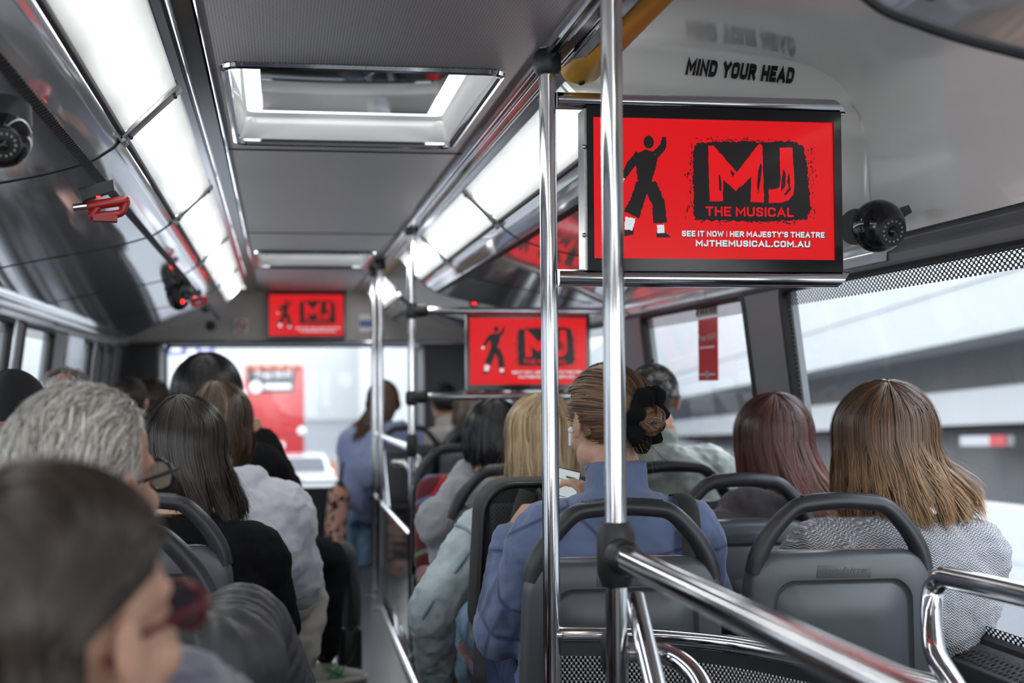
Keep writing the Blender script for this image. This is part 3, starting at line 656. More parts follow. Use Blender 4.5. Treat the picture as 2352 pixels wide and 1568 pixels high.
# rail on the top edge of the curved partition, with perforated sheet below
arc = [W(1278, 1452, 2.88), W(1420, 1456, 2.86), W(1560, 1466, 2.80), W(1700, 1482, 2.70), W(1900, 1518, 2.5), W(2060, 1550, 2.38), W(2192, 1585, 2.26)]
zr = sum(p.z for p in arc) / len(arc)
arc = spline([(p.x, p.y, .5 * p.z + .5 * zr) for p in arc], 6)
root = empty('stair_partition', (arc[0][0], arc[0][1], 0), 'curved stair partition with chrome top rail and perforated metal sheet', 'partition'); og = np.array(root.location)
MB().tube(arc, np.array([.0165] * len(arc)), 18, sx=1, sy=1, round_ends=True).build('top_rail', M['chrome'], root, og)
MB().grid([[p + vec((0, 0, -.018)), p + vec((0, 0, -.045))] for p in arc]).build('black_edge', M['black'], root, og, fix=False)
sh = MB().grid([[p + vec((0, 0, z)) for z in np.linspace(-.045, -.7, 6)] for p in arc]).build('perforated_sheet', M['mesh'], root, og, fix=False)
s_ = np.concatenate(([0], np.cumsum(np.linalg.norm(np.diff(arc, axis=0), axis=1))))
uv = sh.data.uv_layers.new(name='UVMap'); vi = np.zeros(len(sh.data.loops), int); sh.data.loops.foreach_get('vertex_index', vi)
zz = np.linspace(0, .655, 6); UV = np.stack((np.repeat(s_, 6), np.tile(zz, len(arc))), 1); uv.data.foreach_set('uv', UV[vi].ravel().astype(np.float32))
# far stairwell balustrade
root = empty('stair_balustrade', (.56, 7, 0), 'chrome stair balustrade with a dark glass panel by the far poles', 'balustrade'); og = np.array(root.location)
MB().tube([(.55, 8.22, Z(-.262)), (.565, 6.2, Z(-.262))], PR, 16).build('handrail', M['chrome'], root, og)
MB().tube([(.55, 8.22, Z(-.62)), (.565, 6.2, Z(-.64))], .015, 14).build('middle_rail', M['chrome'], root, og)
MB().tube([(.55, 8.22, Z(-1.17)), (.53, 4.3, Z(-1.17))], .016, 14).build('kick_rail', M['chrome'], root, og)
MB().tube(fillet([W(876, 1030, 8.1), W(893, 1210, 7.75), W(921, 1495, 6.75)], .05), .018, 14).build('sloping_rail', M['chrome'], root, og)
MB().box((.556, 6.25, .1), (.562, 8.2, Z(-.64))).build('glass_panel', M['darkglass'], root, og)
rail('bent_stair_rail', [W(905, 1063, 7.2), W(932, 1063, 7.1), W(946, 1080, 7.0), W(950, 1150, 6.95)], .016, 'short bent chrome rail inside the far stairwell', 'rail', fl=.07)
rail('bent_stair_rail', [W(945, 1035, 6.4), W(952, 1060, 6.35), W(960, 1045, 6.3), W(955, 1120, 6.25)], .014, 'small chrome rail end beside the second screen pole', 'rail', fl=.03)
# yellow padded head guards on the stair-head edge
def pad(P, r, label):
    P = spline(P, 8); root = empty('head_guard', P[0], label, 'guard', 'yellow padded head guards'); og = np.array(root.location)
    MB().tube(P, np.full(len(P), r), 18, sx=1, sy=.82, round_ends=True).build('padding', M['yellow'], root, og)
    P2 = P + vec((-.024, 0, .022)); MB().tube(P2[2:], .0125, 10).build('black_backing', M['black'], root, og)
    MB().ball(P[1] + vec((-.004, -.005, -r * .82)), (.008, .012, .006), 10, 6).build('screw_hole', M['black'], root, og)
pad([(.642, 2.97, Z(.685)), (.652, 2.8, Z(.70)), (.66, 2.3, Z(.712)), (.66, 1.5, Z(.715)), (.66, .9, Z(.715))], .046, 'yellow padded head guard above the big red screen')
pad([(.628, 8.45, Z(.69)), (.63, 8.3, Z(.70)), (.63, 7.9, Z(.70)), (.63, 7.5, Z(.70))], .036, 'small far yellow head guard above the distant poles')
# ------------------------------------------------------------------ red advert screens
def emit_mat(n, c, s=1.0): return mat(n, tuple(.06 * q for q in c), .22, spec=.22, emit=c, estr=s)
M['scr_red'] = emit_mat('screen_red', (.68, .008, .012), .78); M['scr_red2'] = emit_mat('screen_red_lettering', (.70, .008, .012), .80)
M['scr_black'] = emit_mat('screen_black', (.014, .013, .014), .8); M['scr_white'] = emit_mat('screen_white', (.62, .70, .74), .8)
for q in ('scr_red2', 'scr_black', 'scr_white'): M[q].cycles.emission_sampling = 'NONE'
def flat(name, polys, m, parent, y):
    """flat outlines in the x-z plane, facing -y"""
    bm = bmesh.new()
    for P in polys:
        vs = [bm.verts.new((p[0], y, p[1])) for p in P]
        es = [bm.edges.new((vs[i], vs[(i + 1) % len(vs)])) for i in range(len(vs))]
        bmesh.ops.triangle_fill(bm, use_beauty=True, use_dissolve=False, edges=es, normal=(0, -1, 0))
    for f in bm.faces:
        f.normal_update()
        if f.normal.y > 0: f.normal_flip()
    me = bpy.data.meshes.new(name); bm.to_mesh(me); bm.free(); me.materials.append(m)
    o = bpy.data.objects.new(name, me); COL.objects.link(o); o.parent = parent; return o
def stroke(P, r, n=8):
    """2D thick line outline"""
    P = [np.array(p, float) for p in P]; r = np.broadcast_to(r, len(P)); L, Rr = [], []
    for i, p in enumerate(P):
        t = P[min(i + 1, len(P) - 1)] - P[max(i - 1, 0)]; t /= np.linalg.norm(t); q = np.array((-t[1], t[0]))
        L.append(p + q * r[i]); Rr.append(p - q * r[i])
    return [tuple(p) for p in L + Rr[::-1]]
def make_screen():
    root = empty('advert_screen', (0, 0, 0), '-', 'screen', 'red advert screens')
    k = .555 / 2290; T = lambda P: [((a - 1155) * k, (738 - b) * k) for a, b in P]; rg = random.Random(3)
    w, h = .555, 1415 * k
    MB().box((-w / 2, .004, -h / 2), (w / 2, .045, h / 2)).build('housing', M['steel'], root, bevel=.003)
    bz = MB(); x0, z0 = -w / 2, -h / 2; (sx0, sz1), (sx1, sz0) = T([(68, 126), (2230, 1338)])
    bz.box((x0, -.006, z0), (sx0, .006, -z0)).box((sx1, -.006, z0), (-x0, .006, -z0)).box((sx0, -.006, sz1), (sx1, .006, -z0)).box((sx0, -.006, z0), (sx1, .006, sz0))
    bz.build('bezel', M['blackgloss'], root, smooth=False)
    MB().grid([[(sx0, .0, sz0), (sx1, .0, sz0)], [(sx0, .0, sz1), (sx1, .0, sz1)]]).build('display', M['scr_red'], root, smooth=False)
    def rag(P, amp, step=14):
        out = []
        for (a, b), (c, d) in zip(P, P[1:] + P[:1]):
            L = math.hypot(c - a, d - b); n = max(1, int(L / step)); nx, ny = (d - b) / L, -(c - a) / L
            for i in range(n):
                q = rg.uniform(-amp, amp) * (i > 0); out.append((a + (c - a) * i / n + nx * q, b + (d - b) * i / n + ny * q))
        return out
    blk = [T(rag([(985, 330), (1090, 318), (1250, 312), (1500, 305), (1560, 312), (1800, 300), (1900, 305), (1960, 350), (1985, 480), (2000, 640), (2010, 820), (2015, 900), (1975, 985), (1560, 1010), (1250, 1000), (960, 1000), (955, 860), (950, 640), (955, 400)], 9))]
    for _ in range(190):
        s_ = rg.random(); sd = rg.choice('lrtb')
        if sd == 'l': c = (945 - abs(rg.gauss(0, 25)), 340 + 650 * s_)
        elif sd == 'r': c = (2000 + abs(rg.gauss(0, 35)), 330 + 640 * s_)
        elif sd == 't': c = (980 + 960 * s_, 305 - abs(rg.gauss(0, 12)))
        else: c = (980 + 960 * s_, 1003 + abs(rg.gauss(0, 14)))
        a, b = (rg.uniform(2, 9), rg.uniform(3, 20)) if sd in 'lr' else (rg.uniform(4, 20), rg.uniform(2, 7))
        blk.append(T([(c[0] - a, c[1]), (c[0], c[1] - b), (c[0] + a, c[1]), (c[0], c[1] + b)]))
    # a plain standing dancer in place of the poster's figure
    man = [T(stroke([(372 + 190 + 48 * math.cos(t), 330 + 58 * math.sin(t)) for t in np.linspace(0, 2 * PI, 17)[:2]], 1))]
    man = [T([(560 + 46 * math.cos(t), 330 + 56 * math.sin(t)) for t in np.linspace(0, 2 * PI, 20, endpoint=False)])]
    man += [T(rag([(470, 420), (540, 395), (600, 410), (640, 470), (620, 560), (585, 650), (600, 700), (470, 710), (455, 640), (440, 520)], 6))]
    man += [T(rag(stroke([(480, 440), (390, 540), (330, 640)], (44, 36, 26)), 4)), T(rag(stroke([(620, 440), (690, 360), (700, 285)], (36, 28, 20)), 4))]
    man += [T(rag(stroke([(505, 690), (450, 850), (400, 960)], (62, 60, 74)), 5)), T(rag(stroke([(560, 690), (640, 850), (655, 1030)], (62, 56, 62)), 5))]
    man += [T([(315, 1100), (420, 1075), (418, 1130), (300, 1155)]), T([(620, 1110), (700, 1110), (750, 1150), (622, 1155)])]
    flat('poster_block', blk, M['scr_black'], root, -.0006); flat('poster_dancer', man, M['scr_black'], root, -.0006)
    flat('white_print', [T(rag(stroke([(392, 985), (372, 1090)], (44, 36)), 5)), T(rag(stroke([(657, 1045), (660, 1115)], (34, 32)), 4)), T(rag(stroke([(325, 640), (305, 690)], (24, 18)), 4))], M['scr_white'], root, -.0009)
    mj = [T(rag([(1090, 352), (1140, 350), (1240, 460), (1345, 578), (1440, 460), (1530, 345), (1560, 320), (1580, 345), (1585, 600), (1590, 838), (1465, 835), (1472, 720), (1476, 615), (1400, 690), (1335, 742), (1290, 700), (1222, 645), (1218, 740), (1216, 832), (1098, 835), (1092, 600)], 3, 30)),
          T(rag([(1737, 355), (1855, 352), (1864, 520), (1868, 690), (1855, 770), (1815, 815), (1750, 838), (1632, 845), (1634, 722), (1700, 718), (1735, 700), (1742, 640)], 3, 30))]
    flat('emblem_letters', mj, M['scr_red2'], root, -.0012)
    fl = [T([(1180, 600), (1196, 612), (1206, 690), (1200, 755), (1184, 730)]), T([(1288, 556), (1326, 590), (1308, 620), (1292, 590)]), T([(1560, 490), (1575, 520), (1560, 640), (1536, 770), (1526, 690), (1540, 560)]), T([(1770, 540), (1790, 580), (1786, 690), (1745, 745), (1750, 640)]),
          T([(1820, 570), (1830, 640), (1822, 720), (1800, 650)]), T([(1340, 735), (1390, 680), (1378, 700), (1350, 740)]), T([(1830, 690), (1838, 720), (1790, 770), (1770, 770)])]
    flat('brush_pattern', fl, M['scr_black'], root, -.0016)
    def tx(s, x0, x1, y0, y1, m, nm, bold, y=-.0014):
        (a, b), (c, d) = T([(x0, y1), (x1, y0)]); return block_text(s, c - a, d - b, m, nm, root, bold, origin=((a + c) / 2, y, (b + d) / 2), gap=.14 if bold < .4 else .0)
    tx('THE MUSICAL', 1060, 1858, 880, 962, M['scr_red2'], 'title_lettering', .20)
    for s, x0, x1, y0, y1 in (("SEE IT NOW | HER MAJESTY'S THEATRE", 845, 2140, 1092, 1143), ('MJTHEMUSICAL.COM.AU', 968, 2006, 1172, 1228)):
        sh_ = tx(s, x0 + 2, x1 + 6, y0 + 2, y1 + 6, M['scr_black'], 'lettering_shadow', .33, -.0012); tx(s, x0, x1, y0, y1, M['scr_white'], 'lettering', .25, -.0018)
    return root
s1 = make_screen(); s1.location = W(1644, 437, 2.87); relabel(s1, 'big red advert screen hanging between chrome rails at upper right')
s2 = copy_tree(s1); s2.location = W(1214, 807, 6.2); relabel(s2, 'mid-sized red advert screen farther forward, between two chrome rails')
s3 = copy_tree(s1); s3.location = W(704, 724, YF - .05); relabel(s3, 'small red advert screen on the front bulkhead above the windscreen'); s3.scale = (1, 1, 1.0)
def chan(x0, x1, y, z, h, d, mitre, label):
    """half-round chrome channel with a mitred free end"""
    root = empty('screen_rail', (x0, y, z), label, 'rail', 'chrome rails holding the big screen'); og = np.array(root.location)
    A = np.linspace(-PI / 2, PI / 2, 12) if False else np.linspace(0, 2 * PI, 24, endpoint=False)
    prof = [(d * (abs(math.cos(a)) ** .7) * np.sign(math.cos(a)), h / 2 * math.sin(a)) for a in A]
    rows = []
    for e in (0, 1):
        rows.append([((x0 if e == 0 else x1 - (mitre * (.5 + pz / h) if mitre > 0 else -mitre * (.5 - pz / h))), y + py, z + pz) for py, pz in prof])
    g = MB().grid(rows, closev=True); n = len(prof); g.f.append(list(range(n))[::-1]); g.f.append([n + i for i in range(n)])
    g.build('channel', M['chrome'], root, og, angle=50)
    return root
tl = W(1277, 240, 2.89); tr = W(1934, 240, 2.89)
c1 = chan(tl.x + .0, tr.x + .002, 2.89, (W(1600, 240, 2.89)).z, .034, .028, .028, 'chrome rail along the top of the big red screen')
bl = W(1281, 641, 2.89)
c2 = chan(bl.x, W(1946, 640, 2.89).x, 2.89, W(1600, 640, 2.89).z, .036, .028, -.028, 'chrome rail along the bottom of the big red screen')
p, q = W(1345, 250, 2.88), W(1345, 630, 2.88)
pl = MB().box((p.x - .006, 2.872, q.z), (p.x + .003, 2.93, p.z)); o = pl.build('side_plate', M['steel'], s1, np.array(s1.location)); 
for yy in (430 - 93, 540): MB().ball(W(1342, yy, 2.868), .005, 10, 6).build('screw', M['steel'], s1, np.array(s1.location))
for yy, l in ((713, 'chrome rail above the mid-sized red screen'), (911, 'chrome rail below the mid-sized red screen')):
    a = W(946, yy, 6.18); r_ = rail('screen_rail', [(a.x, 6.18, a.z), (1.5, 6.18, a.z - .002)], .017, l, 'rail', fl=0, clamps=[((a.x + .025, 6.18, a.z), (1, 0, 0), .029, .045)])
# ------------------------------------------------------------------ seats
def rrect(w0, w1, z0, z1, r0, r1, k=7):
    """rounded outline in x-z, w half widths at bottom and top"""
    out = []
    for sx, sz, a0 in ((1, 1, 0), (-1, 1, 90), (-1, -1, 180), (1, -1, 270)):
        w, r, z = (w1, r1, z1) if sz > 0 else (w0, r0, z0)
        for i in range(k):
            a = math.radians(a0 + 90 * i / (k - 1)); out.append((sx * (w - r) + r * math.cos(a), z - sz * r + r * math.sin(a)))
    return np.array(out)
def lean(z): return .0 + (.86 - z) * .09        # seat back leans towards the rear at its top
def make_seat():
    root = empty('bus_seat', (0, 0, 0), '-', 'seat', 'grey plastic bus seats')
    o1 = rrect(.225, .215, .40, .828, .03, .075); P3 = lambda O, y, s=1.0: [(x, y + lean(z), z) for x, z in O]
    def shrink(O, d): c = O.mean(0); v = O - c; L = np.abs(v); return c + v * (1 - d / (np.linalg.norm(v, axis=1)[:, None] + 1e-9))
    pan = rrect(.165, .152, .44, .750, .02, .04); pan[:, 1] += np.where(pan[:, 1] > .7, .018 * (1 - (pan[:, 0] / .16) ** 2), 0)
    g = MB().grid([P3(o1, .055), P3(shrink(o1, -.004), .035), P3(shrink(o1, .0), .016), P3(shrink(o1, .006), .006), P3(shrink(o1, .016), .0), P3(shrink(pan, -.012), -.001)], closev=True)
    g.build('back_shell', M['seatgrey'], root, angle=60)
    g = MB().grid([P3(shrink(pan, -.0125), -.001), P3(shrink(pan, -.007), .008), P3(shrink(pan, -.001), .010), P3(shrink(pan, .004), .005), P3(shrink(pan, .1), .004)], closev=True)
    n = len(pan); g.f.append([g.n - n + i for i in range(n)]); g.build('inset_panel', M['seatgrey'], root, angle=60)
    pl = MB().obox((0, -.0008 + lean(.788), .788), (.062, 0, 0), (0, .0012, 0), (0, 0, .0145)).build('name_plate', M['seatgrey'], root, bevel=.0012)
    fit_text('vogelsitze', .105, .017, M['seatgrey2'], 'embossed_lettering', pl, .01, .25, origin=(0, -.0032 + lean(.788), .788), thick=.0)
    # handle arch: flat wide feet narrowing into the grip
    H = [(-.197, .785), (-.187, .825), (-.160, .872), (-.124, .913), (-.098, .931), (-.07, .936), (0, .941)]; H = H + [(-x, z) for x, z in H[-2::-1]]
    R_ = np.array([(.026, .021), (.026, .021), (.024, .02), (.0215, .019), (.0195, .0185), (.0185, .018), (.0185, .018)]); R_ = np.vstack((R_, R_[-2::-1]))
    Ps = spline([(x, .028 + lean(z) * .9, z) for x, z in H], 4); rs = np.array([np.interp(np.linspace(0, 12, len(Ps)), range(13), R_[:, c]) for c in (0, 1)]).T
    h = MB().tube(Ps, rs, 14)
    hd = h.build('handle', M['handle'], root, angle=60)
    MB().tube(spline([(x, .028, .936 + .005 * (1 - (x / .086) ** 2)) for x in np.linspace(-.086, .086, 7)], 3), .0198, 18).build('grip', M['grip'], hd)
    c = rrect(.205, .195, .44, .82, .03, .07)
    b = MB().grid([P3(shrink(c, -.008), .052), P3(shrink(c, -.012), .07), P3(shrink(c, -.004), .092), P3(shrink(c, .03), .108), P3(shrink(c, .12), .10)], closev=True); n = len(c); b.f.append([b.n - n + i for i in range(n)])
    b.build('back_cushion', M['fabric'], root, angle=60)
    MB().tube([(x, .056 + lean(z), z) for x, z in shrink(c, -.006)[list(range(len(c))) + [0]]], .004, 6).build('piping', M['red'], root)
    q = MB().box((-.215, .12, .38), (.215, .53, .46)).build('seat_cushion', M['fabric'], root, bevel=.035, seg=4)
    MB().box((-.19, .1, .33), (.19, .5, .385)).build('seat_pan', M['dark'], root, bevel=.012)
    MB().box((-.03, .16, 0), (.03, .42, .34)).build('pedestal', M['dark'], root, bevel=.01)
    return root
M['seatgrey2'] = mat('seat_grey_lettering', (.056, .061, .069), .4)
seat0 = make_seat(); used = []
def seat(x, y, label, rz=0):
    o = seat0 if not used else copy_tree(seat0); used.append(o); o.location = (x, y, 0); o.rotation_euler.z = rz; relabel(o, label); return o
SX = (.742, 1.262)
seat(.73, 2.97, 'grey seat back under the person in the blue quilted jacket', math.radians(-2)); seat(1.235, 3.0, 'grey seat back under the person in the grey knitted jumper', math.radians(-2))
seat(.742, 3.75, 'seat behind the black backpack, under the blonde person'); seat(1.262, 3.75, 'grey seat back under the person with auburn hair')
seat(.742, 4.45, 'seat under the black-haired person in the grey hoodie'); seat(1.262, 4.45, 'grey seat back under the person in the camouflage cap')
seat(.775, 6.1, 'red patterned seat facing the rear beside the stair balustrade', PI); seat(1.27, 6.1, 'red patterned rear-facing seat below the mid-sized screen', PI)
seat(.835, 9.25, 'dark seat back under the person with headphones'); seat(1.26, 9.25, 'seat back under the black-haired person in the cream jacket')
LX = (-.325, -.83)
seat(-.325, .82, 'nearest left seat under the person with red glasses'); seat(-.325, 1.80, 'left seat under the grey-haired person in the puffer jacket')
seat(-.325, 2.72, 'empty left aisle seat, handle seen past the puffer jacket'); seat(-.325, 3.42, 'grey left seat back under the person in black with long dark hair')
seat(-.325, 4.12, 'left aisle seat under the person in the pale grey hoodie'); seat(-.325, 5.1, 'left aisle seat under the tall person with bushy black hair')
seat(-.83, 3.8, 'left window seat under the person in the black knit cap'); seat(-.83, 4.75, 'left window seat under the balding person'); seat(-.83, 6.9, 'left window seat under the person with cropped dark hair'); seat(-.83, 7.7, 'left window seat under the far brown-haired person')
# ------------------------------------------------------------------ black backpack hung on the seat back of the second right row
bx, by = .632, 3.50
root = empty('backpack', (bx, by, .58), 'black backpack standing behind the blonde person, padded back toward the camera', 'backpack'); og = np.array(root.location)
O = rrect(.155, .14, .58, .968, .04, .085); c_ = O.mean(0)
def ins(O, f): return c_ + (O - c_) * f
Y3 = lambda O, y: [(bx + x, by + y, z) for x, z in O]
g = MB().grid([Y3(ins(O, .80), .2), Y3(ins(O, .97), .18), Y3(O, .14), Y3(O, .03), Y3(ins(O, .985), .008), Y3(ins(O, .93), -.004), Y3(ins(O, .9), .008)], closev=True); n = len(O); g.f.append(list(range(n))[::-1]); g.f.append([g.n - n + i for i in range(n)])
g.build('bag_body', M['blackpad'], root, og, angle=50)
for x0, x1 in ((-.118, -.012), (.012, .118)):
    for z0, z1 in ((.62, .705), (.715, .80), (.81, .915)):
        MB().box((bx + x0, by - .018, z0), (bx + x1, by + .012, z1)).build('back_pad', M['airmesh'], root, og, bevel=.014, seg=3)
MB().tube([(bx + x, by + .0, z) for x, z in ins(O, .95)[list(range(n)) + [0]]], .006, 8).build('zip_edge', M['black'], root, og)
g = MB()
for s in (-1, 1): g.tube(spline([(bx + s * .02, by - .02, .94), (bx + s * .05, by - .045, .86), (bx + s * .062, by - .045, .76), (bx + s * .075, by - .03, .64)], 5), np.full(16, .03), 12, sx=.9, sy=.25, side=(1, 0, 0))
g.build('shoulder_strap', M['blackpad'], root, og)
MB().tube(spline([(bx + .0, by - .012, .945), (bx + .02, by - .035, .905), (bx + .08, by - .045, .88), (bx + .115, by - .03, .90)], 5), np.full(16, .012), 10, sx=1, sy=.2, side=(0, 0, 1)).build('grab_loop', M['dark'], root, og)
# ------------------------------------------------------------------ outside
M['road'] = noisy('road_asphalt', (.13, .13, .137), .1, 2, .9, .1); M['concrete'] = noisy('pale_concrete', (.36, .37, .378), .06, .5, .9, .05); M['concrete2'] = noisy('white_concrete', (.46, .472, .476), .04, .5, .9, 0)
M['busred'] = noisy('bus_red_paint', (.42, .03, .03), .05, 2, .3, 0, coat=.3); M['carwhite'] = noisy('car_white_paint', (.45, .45, .46), .03, 3, .15, 0, coat=.6)
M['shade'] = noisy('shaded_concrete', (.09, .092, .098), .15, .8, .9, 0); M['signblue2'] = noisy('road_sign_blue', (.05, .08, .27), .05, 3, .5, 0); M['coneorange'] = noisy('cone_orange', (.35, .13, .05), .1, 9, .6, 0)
M['flyover'] = noisy('flyover_concrete', (.36, .373, .38), .05, .4, .9, .0)
GZ = -2.05
struct(MB().box((-60, -10, GZ - .2), (60, 160, GZ)).build('road', M['road'], smooth=False))
def run(name, p, q, prof, m, label=None, cat=None):
    """beam of constant outline between two places (outline: sideways offset, height)"""
    p, q = vec(p), vec(q); d = (q - p) / np.linalg.norm(q - p); sdir = np.array((d[1], -d[0], 0))
    g = MB().prism([p + sdir * a + vec((0, 0, b)) for a, b in prof], q - p); o = g.build(name, m, smooth=False, origin=tuple(p))
    return tag(o, label, cat)
# flyover, shaded wall and barrier to the right: they bend off to the right of the bus and fall away ahead
OB = math.radians(6.74); OD = vec((math.sin(OB) * math.cos(.04), math.cos(OB) * math.cos(.04), -math.sin(.04))); OS = vec((math.cos(OB), -math.sin(OB), 0))
def band(name, dx, z0, z1, depth, m, label, cat, a=-8, b=150):
    p = CAM + Vector(OS * dx + OD * a); q = CAM + Vector(OS * dx + OD * b); g = MB().prism([vec(p) + OS * u + vec((0, 0, v)) for u, v in ((0, z0), (depth, z0), (depth, z1), (0, z1))], vec(q) - vec(p))
    return tag(g.build(name, m, smooth=False, origin=tuple(p)), label, cat)
band('flyover_deck', 13, 2.53, 8.5, 1.5, M['flyover'], 'tall pale flyover side high outside the right windows', 'flyover')
band('flyover_deck', 12.96, 3.9, 4.6, .05, M['concrete'], 'greyer band along the flyover side outside the right windows', 'flyover')
band('underpass_wall', 15.5, 1.2, 3.4, .6, M['shade'], 'dark shaded band under the flyover outside the right windows', 'wall')  # shadow under the deck put into the dark concrete colour
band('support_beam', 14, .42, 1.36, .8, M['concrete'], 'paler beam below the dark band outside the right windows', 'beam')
band('abutment_wall', 14.9, -3.2, .9, .5, M['shade'], 'dark shaded lower wall under the flyover outside the right windows', 'wall')  # same darkened concrete: the flyover's shade is in its colour
for i, y_ in enumerate(range(0)): pass
bar = band('crash_barrier', 9, -5, -1.08, .4, M['concrete2'], 'white concrete barrier low outside the right windows', 'barrier')
g = MB()
for y_ in np.arange(2, 60, 2.2): g.obox(vec(CAM) + OS * 8.995 + OD * y_ + vec((0, 0, -2.2)), OS * .004, OD * .02, (0, 0, 1.05))
g.obox(vec(CAM) + OS * 8.995 + OD * 30 + vec((0, 0, -1.95)), OS * .004, OD * 32, (0, 0, .02)); g.build('panel_joints', M['concrete'], bar, tuple(bar.location), smooth=False)
run('retaining_wall', (5.5, 70, GZ), (9.5, 190, GZ), [(0, 0), (1, 0), (1, 9.5), (0, 9.5)], M['concrete2'], 'tall white wall ahead on the right, seen through the windscreen', 'wall')
run('noise_wall', (-9, -6, GZ), (-9, 100, GZ), [(0, 0), (.4, 0), (.4, 5.0), (0, 5.0)], M['concrete2'], 'pale wall outside the left windows', 'wall')
run('building_face', (-40, 150, GZ), (60, 150, GZ), [(0, 0), (2, 0), (2, 16), (0, 16)], M['concrete2'], 'pale building face far ahead beyond the red bus', 'building')
run('kerb_line', (3.2, 20, GZ), (4.9, 70, GZ), [(0, 0), (.5, 0), (.5, .8), (0, .8)], M['concrete2'], 'low white kerb ahead to the right of the red bus', 'barrier')
p = CAM + Vector(OS * 14.0 + OD * 36.6); b = MB().obox(p + Vector((0, 0, -.02)), OS * .1, OD * 1.6, (0, 0, .13)).build('marker_board', M['carwhite'], smooth=False, origin=tuple(p)); tag(b, 'blurred white and red marker board under the flyover, far right window', 'board')
MB().obox(p + Vector(OS * -.11 - OD * 1.1 + vec((0, 0, -.02))), OS * .02, OD * .52, (0, 0, .135)).build('red_end', M['busred'], b, tuple(p), smooth=False)
# red double-decker ahead
D = 54.0; a, b = W(560, 890, D), W(699, 890, D); cx = (a.x + b.x) / 2; w2 = 1.25; k_ = (b.x - a.x) / 2 / w2; top = W(630, 838, D).z
root = empty('tour_bus', (cx, D, GZ), 'red double-decker bus driving ahead, seen from behind', 'bus'); og = np.array(root.location)
hw = (b.x - a.x) / 2
MB().box((cx - hw, D, GZ + .35), (cx + hw, D + 10, top)).build('bus_body', M['busred'], root, og, bevel=.15)
zt, zb = W(620, 852, D).z, W(620, 899, D).z; x0, x1 = W(567, 880, D).x, W(679, 880, D).x
MB().prism([(x0, D - .05, zt), (x1, D - .05, zt), (x1 - .05, D - .05, zb), (x0 + .12, D - .05, zb)], (0, .06, 0)).build('rear_window', M['dark'], root, og, smooth=False)
c = W(628, 860, D); block_text('Free Wi-Fi', 1.3, .26, M['signwhite'], 'lettering', root, .2, origin=vec((c.x, D - .07, c.z)) - og)
c = W(588, 888, D); MB().lathe([(0, 0), (.24, 0), (.24, .03), (0, .03)], (c.x, D - .07, c.z), 20, 'y').build('round_emblem', M['signwhite'], root, og)
c = W(638, 887, D); MB().box((c.x - .5, D - .07, c.z - .1), (c.x + .5, D - .05, c.z + .1)).build('emblem_band', M['signwhite'], root, og)
for px, py, nm, r in ((693, 990, 'tail_lamp', .17), (557, 905, 'tail_lamp', .17), (630, 1022, 'number_plate', 0)):
    c = W(px, py, D); g = MB()
    if r: g.ball((c.x, D - .03, c.z), (r, .08, r), 14, 8)
    else: g.box((c.x - .38, D - .06, c.z - .11), (c.x + .38, D, c.z + .11))
    g.build(nm, M['signwhite'], root, og)
g = MB()
for i in range(5): q = W(575 + i * 27, 843, D); g.ball((q.x, D - .02, q.z), (.16, .06, .12), 10, 6)
g.build('roof_lamps', M['coneorange'], root, og)
for zz in (945, 965, 985): c0, c1 = W(640, zz, D), W(682, zz + 5, D); MB().box((c0.x, D - .06, c1.z), (c1.x, D, c0.z)).build('engine_grille', M['signred'], root, og)
for s in (-1, 1): MB().lathe([(0, -.15), (.45, -.15), (.45, .15), (0, .15)], (cx + s * hw * .75, D + 1.6, GZ + .45), 20, 'x').build('wheel', M['black'], root, og)
def car(px, D, label):
    c = W(px, 1000, D); root = empty('car', (c.x, D, GZ), label, 'car', 'white cars ahead'); og = np.array(root.location); x = c.x
    b = MB(); rows = []
    for yy, z0, z1, w in ((D, .35, .8, .8), (D + .05, .3, 1.0, .88), (D + .6, .28, 1.06, .9), (D + 3.4, .28, 1.0, .9), (D + 4.3, .3, .78, .85), (D + 4.4, .4, .7, .78)):
        rows.append([(x + q * w, yy, GZ + zz) for q, zz in ((-1, z0), (-1, z1 - .12), (-.92, z1), (.92, z1), (1, z1 - .12), (1, z0))])
    b.grid(rows, closev=True); b.f.append(list(range(6))); b.f.append([30 + i for i in range(6)]); b.build('car_body', M['carwhite'], root, og, angle=30)
    cb = MB(); R2 = [(D + .35, 1.0, .8), (D + .95, 1.42, .66), (D + 2.3, 1.46, .66), (D + 3.2, 1.0, .78)]
    cb.grid([[(x - w, yy, GZ + .95), (x - w, yy, GZ + z), (x + w, yy, GZ + z), (x + w, yy, GZ + .95)] for yy, z, w in R2]); cb.build('cabin', M['carwhite'], root, og, angle=30)
    MB().prism([(x - .66, D + .42, GZ + 1.07), (x + .66, D + .42, GZ + 1.07), (x + .58, D + .86, GZ + 1.38), (x - .58, D + .86, GZ + 1.38)], (0, -.03, .02)).build('rear_window', M['shade'], root, og, smooth=False)
    for s in (-1, 1):
        MB().ball((x + s * .74, D, GZ + .82), (.13, .05, .09), 10, 6).build('tail_lamp', M['red'], root, og)
        for yy in (D + .85, D + 3.5): MB().lathe([(0, -.1), (.32, -.1), (.32, .1), (0, .1)], (x + s * .8, yy, GZ + .32), 18, 'x').build('wheel', M['black'], root, og)
car(692, 38, 'white car behind the red bus, the farther of two'); car(722, 26.5, 'white car just ahead below the windscreen, the nearer of two')
